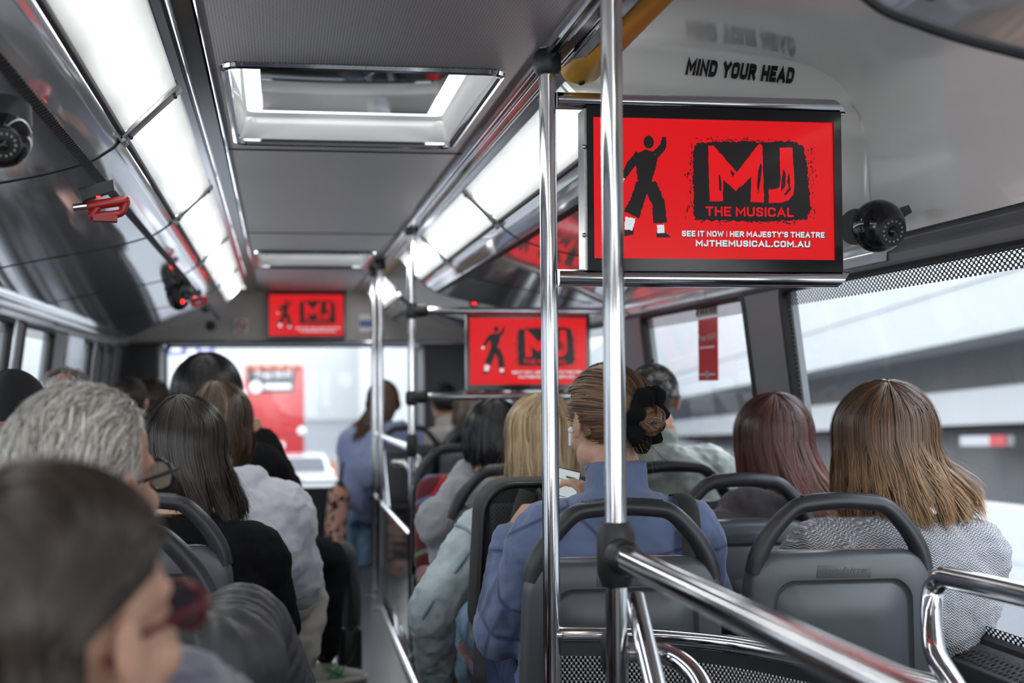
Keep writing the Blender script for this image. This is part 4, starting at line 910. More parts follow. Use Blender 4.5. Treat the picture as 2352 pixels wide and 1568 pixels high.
for i, (px, py, D_) in enumerate(((742, 1030, 46), (722, 1018, 50), (765, 1035, 48))):
    c = W(px, py, D_); root = empty('traffic_cone', (c.x, D_, GZ), ['orange traffic cone right of the white cars', 'orange traffic cone beside the red bus corner', 'orange traffic cone rightmost of three ahead'][i], 'cone', 'traffic cones ahead'); og = np.array(root.location)
    MB().lathe([(.22, .04), (.05, .9), (0, .9)], tuple(og), 16).build('cone_body', M['coneorange'], root, og); MB().box((c.x - .28, D_ - .28, GZ), (c.x + .28, D_ + .28, GZ + .05)).build('base', M['black'], root, og)
# blue overhead road sign
D_ = 60; a, b = W(384, 792, D_), W(492, 815, D_); root = empty('gantry_sign', (a.x, D_, GZ), 'blue and white overhead road sign at the upper left of the windscreen', 'sign'); og = np.array(root.location)
MB().box((a.x, D_, b.z), (b.x, D_ + .1, a.z + .3)).build('sign_board', M['signblue2'], root, og, smooth=False)
g = MB(); h_ = a.z - b.z
for u0, u1, v0, v1 in ((.08, .3, .35, .75), (.42, .62, .1, .6), (.7, .92, .5, .95)): g.box((a.x + (b.x - a.x) * u0, D_ - .03, b.z + h_ * v0), (a.x + (b.x - a.x) * u1, D_, b.z + h_ * v1))
g.build('white_panels', M['signwhite'], root, og); MB().box((a.x + .5, D_ + .1, GZ), (a.x + .8, D_ + .4, a.z)).build('post', M['steel'], root, og)
# ------------------------------------------------------------------ daylight
w = bpy.data.worlds.new('overcast_sky'); scn.world = w; w.use_nodes = True; t = w.node_tree; bg = t.nodes['Background']
tc = t.nodes.new('ShaderNodeTexCoord'); sx = t.nodes.new('ShaderNodeSeparateXYZ'); cr = t.nodes.new('ShaderNodeValToRGB'); t.links.new(tc.outputs['Generated'], sx.inputs[0]); t.links.new(sx.outputs[2], cr.inputs[0]); t.links.new(cr.outputs[0], bg.inputs[0])
e = cr.color_ramp.elements; e[0].position = .0; e[0].color = (.92, .95, .97, 1); e[1].position = .7; e[1].color = (.8, .88, 1, 1); bg.inputs[1].default_value = 4.2
scn.view_settings.view_transform = 'Standard'; scn.view_settings.exposure = 0.35
cy = scn.cycles
cy.use_denoising = True; cy.max_bounces = 6; cy.diffuse_bounces = 2; cy.glossy_bounces = 3; cy.transparent_max_bounces = 12; cy.caustics_reflective = False; cy.caustics_refractive = False; cy.sample_clamp_indirect = 4
cy.use_adaptive_sampling = True; cy.adaptive_threshold = .06; cy.adaptive_min_samples = 16
# ------------------------------------------------------------------ people
def rotm(yaw, pitch=0, roll=0):
    """head turn: yaw to the left is positive, pitch down is negative, roll to the right is positive"""
    return np.array(Matrix.Rotation(yaw, 3, 'Z') @ Matrix.Rotation(pitch, 3, 'X') @ Matrix.Rotation(roll, 3, 'Y'))
SK = vec((0, -.012, .03)); SR = vec((.076, .097, .09))
def head_parts(g, H, R, s, neck):
    f = lambda p: H + R @ (vec(p) * s)
    def b(c, r, Rx=None): g.ball(f(c), vec(r) * s, 20, 12, R if Rx is None else R @ Rx)
    def t(P, r, n=12): g.tube([f(p) for p in P], np.array(r) * s, n, round_ends=True)
    b(SK, SR); b((0, .03, -.03), (.062, .062, .086)); b((0, .058, -.098), (.03, .026, .024)); b((0, .035, .05), (.066, .055, .055))
    t([(0, .09, .012), (0, .104, -.012), (0, .115, -.03)], [.008, .010, .0135]); b((.011, .1, -.034), (.009, .01, .008)); b((-.011, .1, -.034), (.009, .01, .008))
    t([(-.045, .073, .024), (0, .087, .028), (.045, .073, .024)], [.010, .011, .010])
    for q in (-1, 1):
        b((q * .038, .062, -.03), (.026, .026, .024)); b((q * .031, .079, .004), (.013, .012, .009)); b((q * .045, .01, -.07), (.026, .045, .03))
        Rx = np.array(Matrix.Rotation(q * .35, 3, 'Z') @ Matrix.Rotation(.15, 3, 'X'))
        b((q * .084, -.006, -.008), (.009, .021, .032), Rx); t([(q * .083, .008, -.034), (q * .088, -.006, .026), (q * .094, -.024, .018), (q * .088, -.022, -.012)], [.0055, .006, .0065, .005], 8)
    t([(-.022, .083, -.06), (0, .092, -.058), (.022, .083, -.06)], [.005, .007, .005]); t([(-.02, .082, -.069), (0, .091, -.07), (.02, .082, -.069)], [.005, .0075, .005])
    nb = vec(neck); a = f((0, -.018, -.05))
    g.tube(spline([a, a * .5 + nb * .5 + R @ vec((0, -.006, 0)), nb], 4), np.array([.055, .054, .053, .054, .056, .057, .06, .064, .07]) * s, 18)
def hand_parts(g, Wp, dirv, palm, curl=.5, side=1, s=1.0):
    """palm, four unequal bent fingers and a thumb; dirv points along the hand, palm is the direction the palm faces"""
    d = vec(dirv) / np.linalg.norm(dirv); n = vec(palm) - d * np.dot(palm, d); n /= np.linalg.norm(n); x = np.cross(d, n) * side
    P = lambda a, b, c: Wp + (d * a + x * b + n * c) * s
    g.tube([P(-.02, 0, 0), P(.02, 0, 0), P(.05, 0, .002), P(.085, .0, .004)], np.array([(.026, .02), (.034, .017), (.041, .015), (.040, .012)]) * s, 14, side=x, round_ends=True)
    for i, (b, L) in enumerate(((.030, .068), (.010, .078), (-.011, .072), (-.031, .056))):
        q = P(.08, b, .004); pts = [P(.06, b * .9, .003), q]; a = .12
        for seg, fr in ((.45, 1), (.32, 1.3), (.25, 1.0)):
            a += curl * fr; q = q + (d * math.cos(a) + n * math.sin(a) + x * (b * .9)) * L * seg * s; pts.append(q)
        g.tube(pts, np.array([.0085, .0088, .008, .0073, .006]) * s, 10, round_ends=True)
    g.tube([P(.015, .024, .006), P(.042, .046, .016), P(.068, .055, .026 + curl * .012), P(.088, .05, .034 + curl * .02)], np.array([.013, .0125, .0105, .008]) * s, 10, round_ends=True)
def strands(base, segs, width, col):
    """ribbon hair: base (N, K, 3) paths, normals and colours to one vertex block"""
    N, K, _ = base.shape
    T = np.gradient(base, axis=1); T /= np.linalg.norm(T, axis=2, keepdims=True) + 1e-9
    S = np.cross(T, segs); S /= np.linalg.norm(S, axis=2, keepdims=True) + 1e-9
    tp = np.sin(np.linspace(.35, PI - .12, K)) ** .6
    w = width.reshape(-1, 1, 1) * tp[None, :, None] * .5
    mid = base + segs * (width.reshape(-1, 1, 1) * .22)
    V = np.stack((base - S * w, mid, base + S * w), 2).reshape(-1, 3)
    i = np.arange(N)[:, None] * K * 3 + np.arange(K - 1)[None] * 3; i = i.ravel()
    F = np.concatenate((np.stack((i, i + 1, i + 4, i + 3), 1), np.stack((i + 1, i + 2, i + 5, i + 4), 1)))
    return V, F, np.repeat(col.reshape(N * K, 3), 3, 0)
def hair_mesh(name, blocks, parent, origin, m=None):
    V = np.concatenate([b[0] for b in blocks]) - vec(origin); C = np.concatenate([b[2] for b in blocks]); o = 0; F = []
    for b in blocks: F.append(b[1] + o); o += len(b[0])
    F = np.concatenate(F); me = bpy.data.meshes.new(name); me.vertices.add(len(V)); me.vertices.foreach_set('co', V.astype(np.float32).ravel())
    me.loops.add(len(F) * 4); me.loops.foreach_set('vertex_index', F.astype(np.int32).ravel()); me.polygons.add(len(F)); me.polygons.foreach_set('loop_start', np.arange(0, len(F) * 4, 4, dtype=np.int32))
    me.polygons.foreach_set('use_smooth', np.ones(len(F), bool)); me.update(); me.validate()
    a = me.attributes.new('hc', 'FLOAT_COLOR', 'POINT'); a.data.foreach_set('color', np.concatenate((C, np.ones((len(C), 1))), 1).astype(np.float32).ravel())
    me.materials.append(m or M['hair']); ob = bpy.data.objects.new(name, me); COL.objects.link(ob); ob.parent = parent; return ob
def sm(t): t = np.clip(t, 0, 1); return t * t * (3 - 2 * t)
def palette(N, K, cols, tip=None, tipw=.6, var=.25, clump=None):
    c = np.array(cols); k = RNG.random(N) if clump is None else clump; idx = np.clip(k * (len(c) - 1), 0, len(c) - 1.001); i = idx.astype(int); fr = (idx - i)[:, None]
    base = (c[i] * (1 - fr) + c[i + 1] * fr) if len(c) > 1 else np.repeat(c, N, 0)
    base = base * (1 + RNG.uniform(-var, var, (N, 1)))
    out = np.repeat(base[:, None], K, 1)
    if tip is not None:
        t = sm((np.linspace(0, 1, K) - .25) / .75)[None, :, None] * tipw * RNG.uniform(.4, 1.3, (N, 1, 1)); out = out * (1 - np.clip(t, 0, 1)) + np.array(tip) * np.clip(t, 0, 1)
    return np.clip(out, 0, 1)
def long_hair(H, R, s, spec):
    """straight hair from the crown, over the skull and hanging to zend; face side left open"""
    N, K1, K2 = spec.get('n', 3000), 10, 14; d = spec.get('d', .02); fm = math.radians(spec.get('face', 62)); fmL = math.radians(spec.get('face_left', spec.get('face', 62))); rad = (SR + d) * s * vec(spec.get('scale', (1, 1, 1))); zend = spec['zend']; cr = spec.get('crown', -.35)
    def path(phi0, th0, off, zj, wav, clumpd):
        N = len(phi0); t = np.linspace(0, 1, K1)[None]; th = th0[:, None] + (spec.get('the', 1.72) - th0[:, None]) * t
        f = np.abs(phi0)                                   # 0 is straight ahead; pushed off the face as it falls
        fq = np.where(phi0 > 0, fm, fmL); tgt = np.where(f < fq, fq + (f / fq) * .25, f); phi = np.sign(phi0)[:, None] * (f[:, None] + (tgt - f)[:, None] * sm(t * 1.3 + (th0[:, None] - .5)))
        rr = rad[None, None] + off[:, None, None]
        U = np.stack((np.sin(th) * np.sin(phi), np.sin(th) * np.cos(phi), np.cos(th)), -1)
        tilt = np.array(Matrix.Rotation(cr, 3, 'X')).T if False else np.array(Matrix.Rotation(-cr, 3, 'X'))
        Ut = U @ tilt.T; wq = sm(t / .75)[..., None]; Ut = Ut * (1 - wq) + U * wq; Ut /= np.linalg.norm(Ut, axis=2, keepdims=True)
        P = (SK * s + Ut * rr) @ R.T + H; Nn = Ut @ R.T
        e = P[:, -1]; L = np.maximum(.01, e[:, 2] - (zend + zj)); q = np.linspace(0, 1, K2 + 1)[1:][None]
        c = (H + R @ (SK * s))[:2]; rv = e[:, :2] - c; fl = spec.get('flare', [(0, 1), (.3, .9), (1, 1.05)]); fx = np.interp(q[0], [a for a, b in fl], [b for a, b in fl])
        sh = vec(spec.get('shift', (0, 0)))
        xy = c + rv[:, None] * fx[None, :, None] + (sh[None, None] * (q[..., None] ** 1.6)) + clumpd[:, None, :] * q[..., None] + np.stack((np.sin(q * spec.get('wf', 5) + wav[:, None] * 6), np.cos(q * spec.get('wf', 5) * .8 + wav[:, None] * 9)), -1) * spec.get('wave', .006) * q[..., None]
        z = e[:, 2][:, None] - L[:, None] * q
        tuck = spec.get('tuck', 0)
        if tuck: xy = xy - (rv / (np.linalg.norm(rv, axis=1, keepdims=True) + 1e-6))[:, None] * (tuck * q[..., None] ** 4)
        P2 = np.concatenate((xy, z[..., None]), -1); n2 = np.concatenate((rv, np.zeros((N, 1))), 1); n2 /= np.linalg.norm(n2, axis=1, keepdims=True) + 1e-6
        yb = spec.get('ymin')
        P = np.concatenate((P, P2), 1)
        return P, np.concatenate((Nn, np.repeat(n2[:, None], K2, 1)), 1)
    ph = RNG.uniform(-PI, PI, N); th0 = RNG.uniform(.03, 1.0, N) ** 1.0
    nc = spec.get('clumps', 70); cid = ((ph + PI) / (2 * PI) * nc + RNG.normal(0, .35, N)).astype(int) % nc
    coff = RNG.uniform(-1, 1, (nc, 2)) * spec.get('clump', .008); ccol = np.clip(RNG.random(nc)[cid] * .5 + RNG.random(N) * .5, 0, 1)
    off = RNG.uniform(-.004, .006, N) * s + (RNG.random(nc)[cid] - .5) * .006
    P, Nn = path(ph, th0, off, RNG.normal(0, spec.get('ragged', .018), N), RNG.random(nc)[cid] + RNG.normal(0, .05, N), coff[cid] + RNG.normal(0, .002, (N, 2)))
    K = K1 + K2; col = palette(N, K, spec['cols'], spec.get('tip'), spec.get('tipw', .6), spec.get('var', .25), ccol)
    A = strands(P, Nn, RNG.uniform(.0016, .0038, N) * spec.get('w', 1), col)
    # flyaway strands
    Nf = spec.get('fly', 60); P, Nn = path(RNG.uniform(-PI, PI, Nf), RNG.uniform(.1, 1, Nf), RNG.uniform(.004, .014, Nf), RNG.normal(.02, .03, Nf), RNG.random(Nf), RNG.normal(0, .02, (Nf, 2)))
    B = strands(P, Nn, np.full(Nf, .0009), palette(Nf, K, spec['cols'], spec.get('tip'), .6, .2))
    # dark underlayer
    n = 56; ph = np.linspace(-PI + .001, PI - .001, n); P, Nn = path(ph, np.full(n, .02), np.full(n, -.006 * s), np.full(n, .025), np.zeros(n), np.zeros((n, 2)))
    i = (np.arange(n - 1)[:, None] * K + np.arange(K - 1)[None]).ravel(); fm_ = None
    Fq = np.stack((i, i + K, i + K + 1, i + 1), 1)
    keep = []
    for q in Fq: keep.append(np.linalg.norm(P.reshape(-1, 3)[q[0]] - P.reshape(-1, 3)[q[1]]) < .05)
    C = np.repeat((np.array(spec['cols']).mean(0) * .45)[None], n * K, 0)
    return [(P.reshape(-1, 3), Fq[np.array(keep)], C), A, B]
def short_hair(H, R, s, spec):
    """short strands lying over the scalp, pointing back and down"""
    N, K = spec.get('n', 2600), 7; d = spec.get('d', .008); rad = (SR + d) * s; L = spec.get('len', .045) * s; lift = spec.get('lift', .25)
    U = RNG.normal(size=(N * 3, 3)); U /= np.linalg.norm(U, axis=1, keepdims=True)
    hl = spec.get('line', .35)                              # hairline height on the forehead
    z = U[:, 2]; y = U[:, 1]; x = U[:, 0]
    ok = np.where(y > .25, z > hl + .4 * (y - .25), z > spec.get('nape', -.72) + .5 * np.maximum(0, y + .2)) & ~((np.abs(x) > .9) & (z < -.25))
    bald = spec.get('bald')
    if bald: bc = vec(bald[0]); bc /= np.linalg.norm(bc); ok &= ((U @ bc) < bald[1]) | (RNG.random(len(U)) < bald[2])
    U = U[ok][:N]; N = len(U)
    flow = vec(spec.get('flow', (.1, -1, -.35)))[None] + RNG.normal(0, spec.get('mess', .25), (N, 3)); flow[:, 2] += np.where(U[:, 1] < -.3, -1.0, 0) + np.where(np.abs(U[:, 0]) > .75, -.6, 0); flow -= U * (U * flow).sum(1, keepdims=True); flow /= np.linalg.norm(flow, axis=1, keepdims=True)
    t = np.linspace(0, 1, K)[None, :, None]; LL = L * RNG.uniform(.6, 1.3, (N, 1, 1)); p0 = SK * s + U[:, None] * rad
    P = p0 + flow[:, None] * LL * t + U[:, None] * LL * (lift * t - (.30 if lift < .3 else .2) * t * t) - U[:, None] * .004
    Pn = np.repeat(U[:, None], K, 1)
    A = strands(P @ R.T + H, Pn @ R.T, RNG.uniform(.0014, .0032, N) * spec.get('w', 1), palette(N, K, spec['cols'], spec.get('tip'), .5, spec.get('var', .3)))
    if spec.get('shell', True):
        n, m = 40, 20; ph = np.linspace(0, 2 * PI, n); th = np.linspace(.02, 2.25, m); TH, PH = np.meshgrid(th, ph, indexing='ij'); U = np.stack((np.sin(TH) * np.sin(PH), np.sin(TH) * np.cos(PH), np.cos(TH)), -1)
        z, y, x = U[..., 2], U[..., 1], U[..., 0]; ok = np.where(y > .25, z > hl + .4 * (y - .25), z > spec.get('nape', -.72) + .5 * np.maximum(0, y + .2)) & ~((np.abs(x) > .9) & (z < -.25))
        if bald: ok &= (U @ bc) < bald[1]
        P = (SK * s + U * (rad - .004)).reshape(-1, 3) @ R.T + H; i = (np.arange(m - 1)[:, None] * n + np.arange(n - 1)[None]).ravel(); F = np.stack((i, i + 1, i + n + 1, i + n), 1); F = F[ok.ravel()[F].all(1)]
        if len(F): return [(P, F, np.repeat((np.array(spec['cols']).mean(0) * spec.get('under', .5))[None], len(P), 0)), A]
    return [A]
def updo_hair(H, R, s, spec):
    """hair combed from the hairline to a knot"""
    N, K = spec.get('n', 3600), 14; rad = (SR + spec.get('d', .014)) * s; kd = vec(spec['knot']); kd /= np.linalg.norm(kd)
    U = RNG.normal(size=(N * 3, 3)); U /= np.linalg.norm(U, axis=1, keepdims=True); x, y, z = U.T
    ok = np.where(y > .3, z > .42, z > -.80 + .55 * np.maximum(0, y + .25)) & ~((np.abs(x) > .78) & (z < -.18) & (y > -.22)); U = U[ok][:N]; N = len(U)
    # most roots on the outline of the scalp so the strands run the whole way
    t = sm(np.linspace(0, 1, K))[None, :, None]; D = U[:, None] * (1 - t) + kd * t; sag = np.sin(PI * t) * .12; D = D + vec((0, 0, 1)) * sag * np.abs(U[:, 0])[:, None, None] * .5; D /= np.linalg.norm(D, axis=2, keepdims=True)
    nc = 90; key = (np.arctan2(U @ np.cross(kd, (0, 0, 1)), U[:, 2]) + PI) / (2 * PI); cid = (key * nc + RNG.normal(0, .4, N)).astype(int) % nc
    off = (RNG.uniform(-.003, .005, N) + (RNG.random(nc)[cid] - .5) * .007)[:, None, None] * (1 - .2 * t)
    P = SK * s + D * (rad + off); cc = np.clip(RNG.random(nc)[cid] * .65 + RNG.random(N) * .35, 0, 1)
    A = strands(P @ R.T + H, D @ R.T, RNG.uniform(.0016, .0036, N), palette(N, K, spec['cols'], spec.get('tip'), .5, .25, cc))
    n, m = 48, 30; ph = np.linspace(0, 2 * PI, n); th = np.linspace(.02, 2.5, m); TH, PH = np.meshgrid(th, ph, indexing='ij'); U = np.stack((np.sin(TH) * np.sin(PH), np.sin(TH) * np.cos(PH), np.cos(TH)), -1); x, y, z = U[..., 0], U[..., 1], U[..., 2]
    ok = np.where(y > .3, z > .42, z > -.82 + .55 * np.maximum(0, y + .25)) & ~((np.abs(x) > .80) & (z < -.18) & (y > -.22)); Pq = (SK * s + U * (rad - .005)).reshape(-1, 3) @ R.T + H; i = (np.arange(m - 1)[:, None] * n + np.arange(n - 1)[None]).ravel(); F = np.stack((i, i + 1, i + n + 1, i + n), 1); F = F[ok.ravel()[F].all(1)]
    C = np.repeat((np.array(spec['cols']).mean(0) * .5)[None], len(Pq), 0)
    # knot: strands wound round a ball
    Nb = 900; kc = SK * s + kd * (rad + .018 * s); ax = np.cross(kd, (0, 0, 1)); ax /= np.linalg.norm(ax); az = np.cross(ax, kd); rb = spec.get('rb', .036)
    a0 = RNG.uniform(0, 2 * PI, (Nb, 1)); la = RNG.normal(0, .55, (Nb, 1)); tt = np.linspace(0, 2.2, K)[None]; an = a0 + tt; lz = la + .5 * np.sin(an * 2 + a0)
    D = np.cos(lz)[..., None] * (np.cos(an)[..., None] * ax + np.sin(an)[..., None] * az) + np.sin(lz)[..., None] * kd
    P = kc + D * (rb * (1 + .12 * np.sin(3 * an + 5 * la)))[..., None]
    B = strands(P @ R.T + H, D @ R.T, RNG.uniform(.002, .004, Nb), palette(Nb, K, spec['cols'], spec.get('tip'), .3, .35))
    # loose wisps at the nape
    Nw = 70; u = np.stack((RNG.uniform(-.5, .75, Nw), np.full(Nw, -.75), np.full(Nw, -.55)), 1); u /= np.linalg.norm(u, axis=1, keepdims=True); tt = np.linspace(0, 1, K)[None, :, None]
    P = SK * s + u[:, None] * (rad - .004) + (vec((0, -.02, -.075)) + RNG.normal(0, .02, (Nw, 1, 3))) * tt + vec((1, 0, 0)) * np.sin(tt * 5 + RNG.random((Nw, 1, 1)) * 6) * .007 * tt
    Wb = strands(P @ R.T + H, np.repeat(u[:, None], K, 1) @ R.T, np.full(Nw, .0012), palette(Nw, K, spec['cols']))
    return [(Pq, F, C), A, B, Wb], H + R @ kc, (R @ ax, R @ az, R @ kd)
def person(label, head, hip, yaw=0, pitch=0, roll=0, s=1.0, skin='skin', top='blackcloth', legs='blacktrouser', sw=.19, hair=None, lean_=0, arms=None, knees=None, hood=False, collar=None, puff=False, ease=.0, vox=.008, fold=(.02, .05), hands=(.45, .45), feet=True, shoulders_z=None, vt=None, bulk=1.0, twist=0.0):
    """seated passenger. head: eye-level centre; hip: seat point; arms: for each side elbow, wrist, hand direction, palm; knees: per side knee and ankle"""
    H = vec(head); hp = vec(hip); R = rotm(yaw, pitch, roll)
    root = empty('person', (hp[0], hp[1], 0), label, 'person'); og = np.array(root.location)
    nk = H + R @ vec((0, -.02, -.05)) * s + vec((0, -.025, -.10)) * s
    ch = vec((nk[0], nk[1] - .02, (shoulders_z or (nk[2] - .105))))     # between the shoulders
    cr, sr_ = math.cos(twist), math.sin(twist); ax = vec((cr, sr_, 0)); fw = vec((-sr_, cr, 0))
    mid = hp * .45 + ch * .55 + vec((0, -.02, 0))
    spine = spline([hp + vec((0, 0, .02)), hp + vec((0, -.03, .12)), mid, ch + vec((0, 0, -.10)), ch + vec((0, 0, 0)), nk + vec((0, 0, -.025)), nk + vec((0, 0, .02))], 4)
    kr = np.linspace(0, 6, len(spine)); prof = lambda a: np.interp(kr, range(7), a)
    def torso(e, top=True):
        rx = prof([.165, .15, .150, .178 * sw / .19, .160 * sw / .19, .088, .062]) * bulk + e; ry = prof([.12, .11, .115, .122, .088, .066, .058]) * bulk + e
        return np.stack((rx, ry), 1)
    sh = [ch + ax * (q * (sw - .03)) + vec((0, 0, .005)) for q in (-1, 1)]
    if arms is None: arms = [None, None]
    A = []
    for q, a, S in zip((-1, 1), arms, sh):
        if a is None: e = S + ax * q * .05 + fw * .10 + vec((0, 0, -.25)); a = (e, e + fw * .21 - ax * q * .09 + vec((0, 0, .0)), fw, vec((0, 0, -1)))
        A.append([vec(v) for v in a])
    if knees is None: knees = [None, None]
    Kn = []
    for q, k_ in zip((-1, 1), knees):
        h = hp + vec((q * .09, .02, .01))
        if k_ is None: kn = h + vec((q * .03, .40, .03)); k_ = (kn, vec((kn[0], kn[1] - .03, .09)))
        Kn.append((h, vec(k_[0]), vec(k_[1])))
    # body: one continuous skin
    g = MB(); head_parts(g, H, R, s, nk); g.tube(spine, torso(-.018), 24, side=ax)
    for q, S, (e, w, d, pl), hc in zip((-1, 1), sh, A, hands):
        g.tube(spline([ch + ax * q * .05, S, (S + e) / 2, e, (e + w) / 2, w], 4), np.interp(np.linspace(0, 5, 21), range(6), [.05, .05, .043, .037, .034, .026]), 14)
        g.ball(e, .036, 12, 8); hand_parts(g, w, d, pl, hc, -q, s * .98)
    for q, (h, kn, an) in zip((-1, 1), Kn):
        g.tube(spline([h + vec((0, -.05, 0)), h, (h + kn) / 2, kn, kn * .6 + an * .4 + vec((0, -.02, 0)), an], 4), np.interp(np.linspace(0, 5, 21), range(6), [.07, .082, .07, .054, .05, .036]), 16); g.ball(kn, .053, 14, 8)
        g.tube([an, an + vec((0, .05, -.035)), an + vec((0, .13, -.055))], np.array([.036, .036, .026]), 12, round_ends=True)
    body = remeshed(g, 'body', M[skin], root, og, vt or .006, 3)
    # top with sleeves
    if top:
        g = MB(); e0 = .012 + ease
        g.tube(spine[:-3] if collar or hood else spine[:-2], torso(e0)[:(-3 if collar or hood else -2)], 28, side=ax, round_ends=False)
        for q, S, (e, w, d, pl) in zip((-1, 1), sh, A):
            P = spline([ch + ax * q * .03, S, (S + e) / 2, e, (e + w) / 2, w - (w - e) * .06], 8); u = np.linspace(0, 5, len(P)); r = np.interp(u, range(6), [.062, .068, .060, .055, .050, .042]) + ease * .7 + (bulk - 1) * .05
            if puff:
                L_ = np.concatenate(([0], np.cumsum(np.linalg.norm(np.diff(P, axis=0), axis=1)))); P2 = np.array([[np.interp(v, L_, P[:, c]) for c in range(3)] for v in np.linspace(0, L_[-1], 90)]); r2 = np.interp(np.linspace(0, L_[-1], 90), L_, r); r2 = r2 * (.82 + .32 * np.abs(np.sin(np.linspace(0, L_[-1], 90) / .046 * PI)) ** .6); P, r = P2, r2
            g.tube(P, r, 20, round_ends=True); g.ball(e, r[len(r) * 3 // 5] * (.98 if puff else 1.03), 16, 10)
        if collar:
            hgt, rc, cc = collar
            g.tube([nk + vec((0, -.01, -.05)), nk + vec((0, -.008, .0)), nk + vec((0, .0, hgt * .6)), nk + vec((0, .004, hgt))], np.array([(.085, .085), (rc, rc), (rc * .98, rc * .98), (rc * .96, rc * .96)]), 22, side=ax)
        if hood:
            hb = nk + vec((0, -.055, -.03)); g.tube(spline([hb + ax * -.13 + fw * .10 + vec((0, 0, -.005)), hb + ax * -.115 + vec((0, 0, .02)), hb + vec((0, -.02, .0)) , hb + ax * .115 + vec((0, 0, .02)), hb + ax * .13 + fw * .10 + vec((0, 0, -.005))], 6), np.array([(.035, .05)] * 25), 14, round_ends=True)
            g.tube(spline([hb + vec((0, -.0, .03)), hb + vec((0, -.035, -.06)), hb + vec((0, -.03, -.16))], 6), np.array([(.10 - .005 * i, .035) for i in range(13)]), 16, side=ax, round_ends=True)
        remeshed(g, 'top', M[top], root, og, vox, 1 if puff else 3, (fold[0] * .55, fold[1]), (.006, .025) if not puff else None)
    # trousers
    g = MB(); g.tube(spine[:9], torso(.010)[:9], 24, side=ax, round_ends=True)
    for q, (h, kn, an) in zip((-1, 1), Kn):
        g.tube(spline([h + vec((0, -.06, 0)), h, (h + kn) / 2, kn, kn * .55 + an * .45 + vec((0, -.02, 0)), an + vec((0, 0, .01))], 5), np.interp(np.linspace(0, 5, 26), range(6), [.09, .105, .09, .076, .07, .062]), 18, round_ends=True); g.ball(kn, .075, 16, 10)
    remeshed(g, 'trousers', M[legs], root, og, .011, 3, (.022, .06))
    if hair:
        kind, sp = hair
        if kind == 'long': hair_mesh('hair', long_hair(H, R, s, sp), root, og)
        elif kind == 'short': hair_mesh('hair', short_hair(H, R, s, sp), root, og)
        elif kind == 'updo':
            bl, kc, fr = updo_hair(H, R, s, sp); hair_mesh('hair', bl, root, og); root['_k'] = 0; del root['_k']; person.knot = (kc, fr)
    person.info = dict(H=H, R=R, s=s, og=og, nk=nk, ch=ch, sh=sh, A=A, K=Kn, spine=spine, ax=ax, fw=fw, torso=torso)
    return root
def shoe(root, an, yaw, m, og, toe=.19):
    """trainer round the foot under ankle an"""
    d = vec((-math.sin(yaw), math.cos(yaw), 0)); x = vec((d[1], -d[0], 0)); a = vec((an[0], an[1], 0))
    rows = []
    for t, w, h in ((-.075, .022, .05), (-.065, .034, .075), (-.03, .037, .095), (.02, .038, .09), (.07, .043, .07), (.12, .046, .055), (.16, .040, .045), (.185, .02, .035)):
        c = a + d * t; rows.append([c + x * (w * math.cos(q)) + vec((0, 0, .02 + (h - .02) * max(0, math.sin(q)) ** .8 - .0)) if math.sin(q) >= 0 else c + x * (w * math.cos(q)) + vec((0, 0, .02 + .012 * math.sin(q))) for q in np.linspace(0, 2 * PI, 20, endpoint=False)])
    g = MB().grid(rows, closev=True); g.f.append(list(range(20))); g.f.append([len(rows) * 20 - 20 + i for i in range(20)])
    sh_ = g.build('shoe', m, root, og, angle=70)
    so = []
    for t, w in ((-.08, .024), (-.06, .038), (0, .041), (.07, .047), (.13, .049), (.175, .036), (.195, .016)): so.append((a + d * t, w))
    o = [p + x * w for p, w in so] + [p - x * w for p, w in so[::-1]]; MB().prism([p + vec((0, 0, .002)) for p in o], (0, 0, .024)).build('sole', M['cream'], sh_, og, bevel=.006)
    return sh_, d, x, a
def spectacles(root, info, m, lens, name='spectacles'):
    H, R, s, og = info['H'], info['R'], info['s'], info['og']; f = lambda p: H + R @ (vec(p) * s); g = MB()
    for q in (-1, 1):
        c = [(q * (.033 + .026 * math.cos(a) * (1 if abs(math.cos(a)) < .8 else .97)), .108, .002 + .021 * math.sin(a)) for a in np.linspace(0, 2 * PI, 25)]
        g.tube([f(p) for p in c], .0028, 8); g.tube([f((q * .06, .107, .012)), f((q * .074, .098, .012)), f((q * .082, .06, .010)), f((q * .086, -.01, .004)), f((q * .084, -.03, -.008))], np.full(5, .0032), 8, sx=1, sy=1)
    g.tube([f((-.009, .109, .006)), f((0, .112, .008)), f((.009, .109, .006))], .003, 8); o = g.build(name, m, root, og)
    for q in (-1, 1): MB().prism([f((q * .033 + .0255 * math.cos(a), .108, .002 + .0205 * math.sin(a))) for a in np.linspace(0, 2 * PI, 20, endpoint=False)], R @ vec((0, .0012, 0))).build('lens', lens, o, og)
def headpos(px, crown, Y, s=1.0, d=.02):
    """eye-level head centre from where the crown shows in the photograph"""
    p = W(px, crown, Y); return vec(p) - vec((0, 0, (.12 + d) * s))
# ------------------------------------------------------------------ the passengers
rad = math.radians
BRD, BRN, BLK = (.022, .013, .010), (.06, .032, .02), (.006, .006, .007)
def hipat(H, x=None, y=None): return (H[0] if x is None else x, H[1] - .07 if y is None else y, .475)
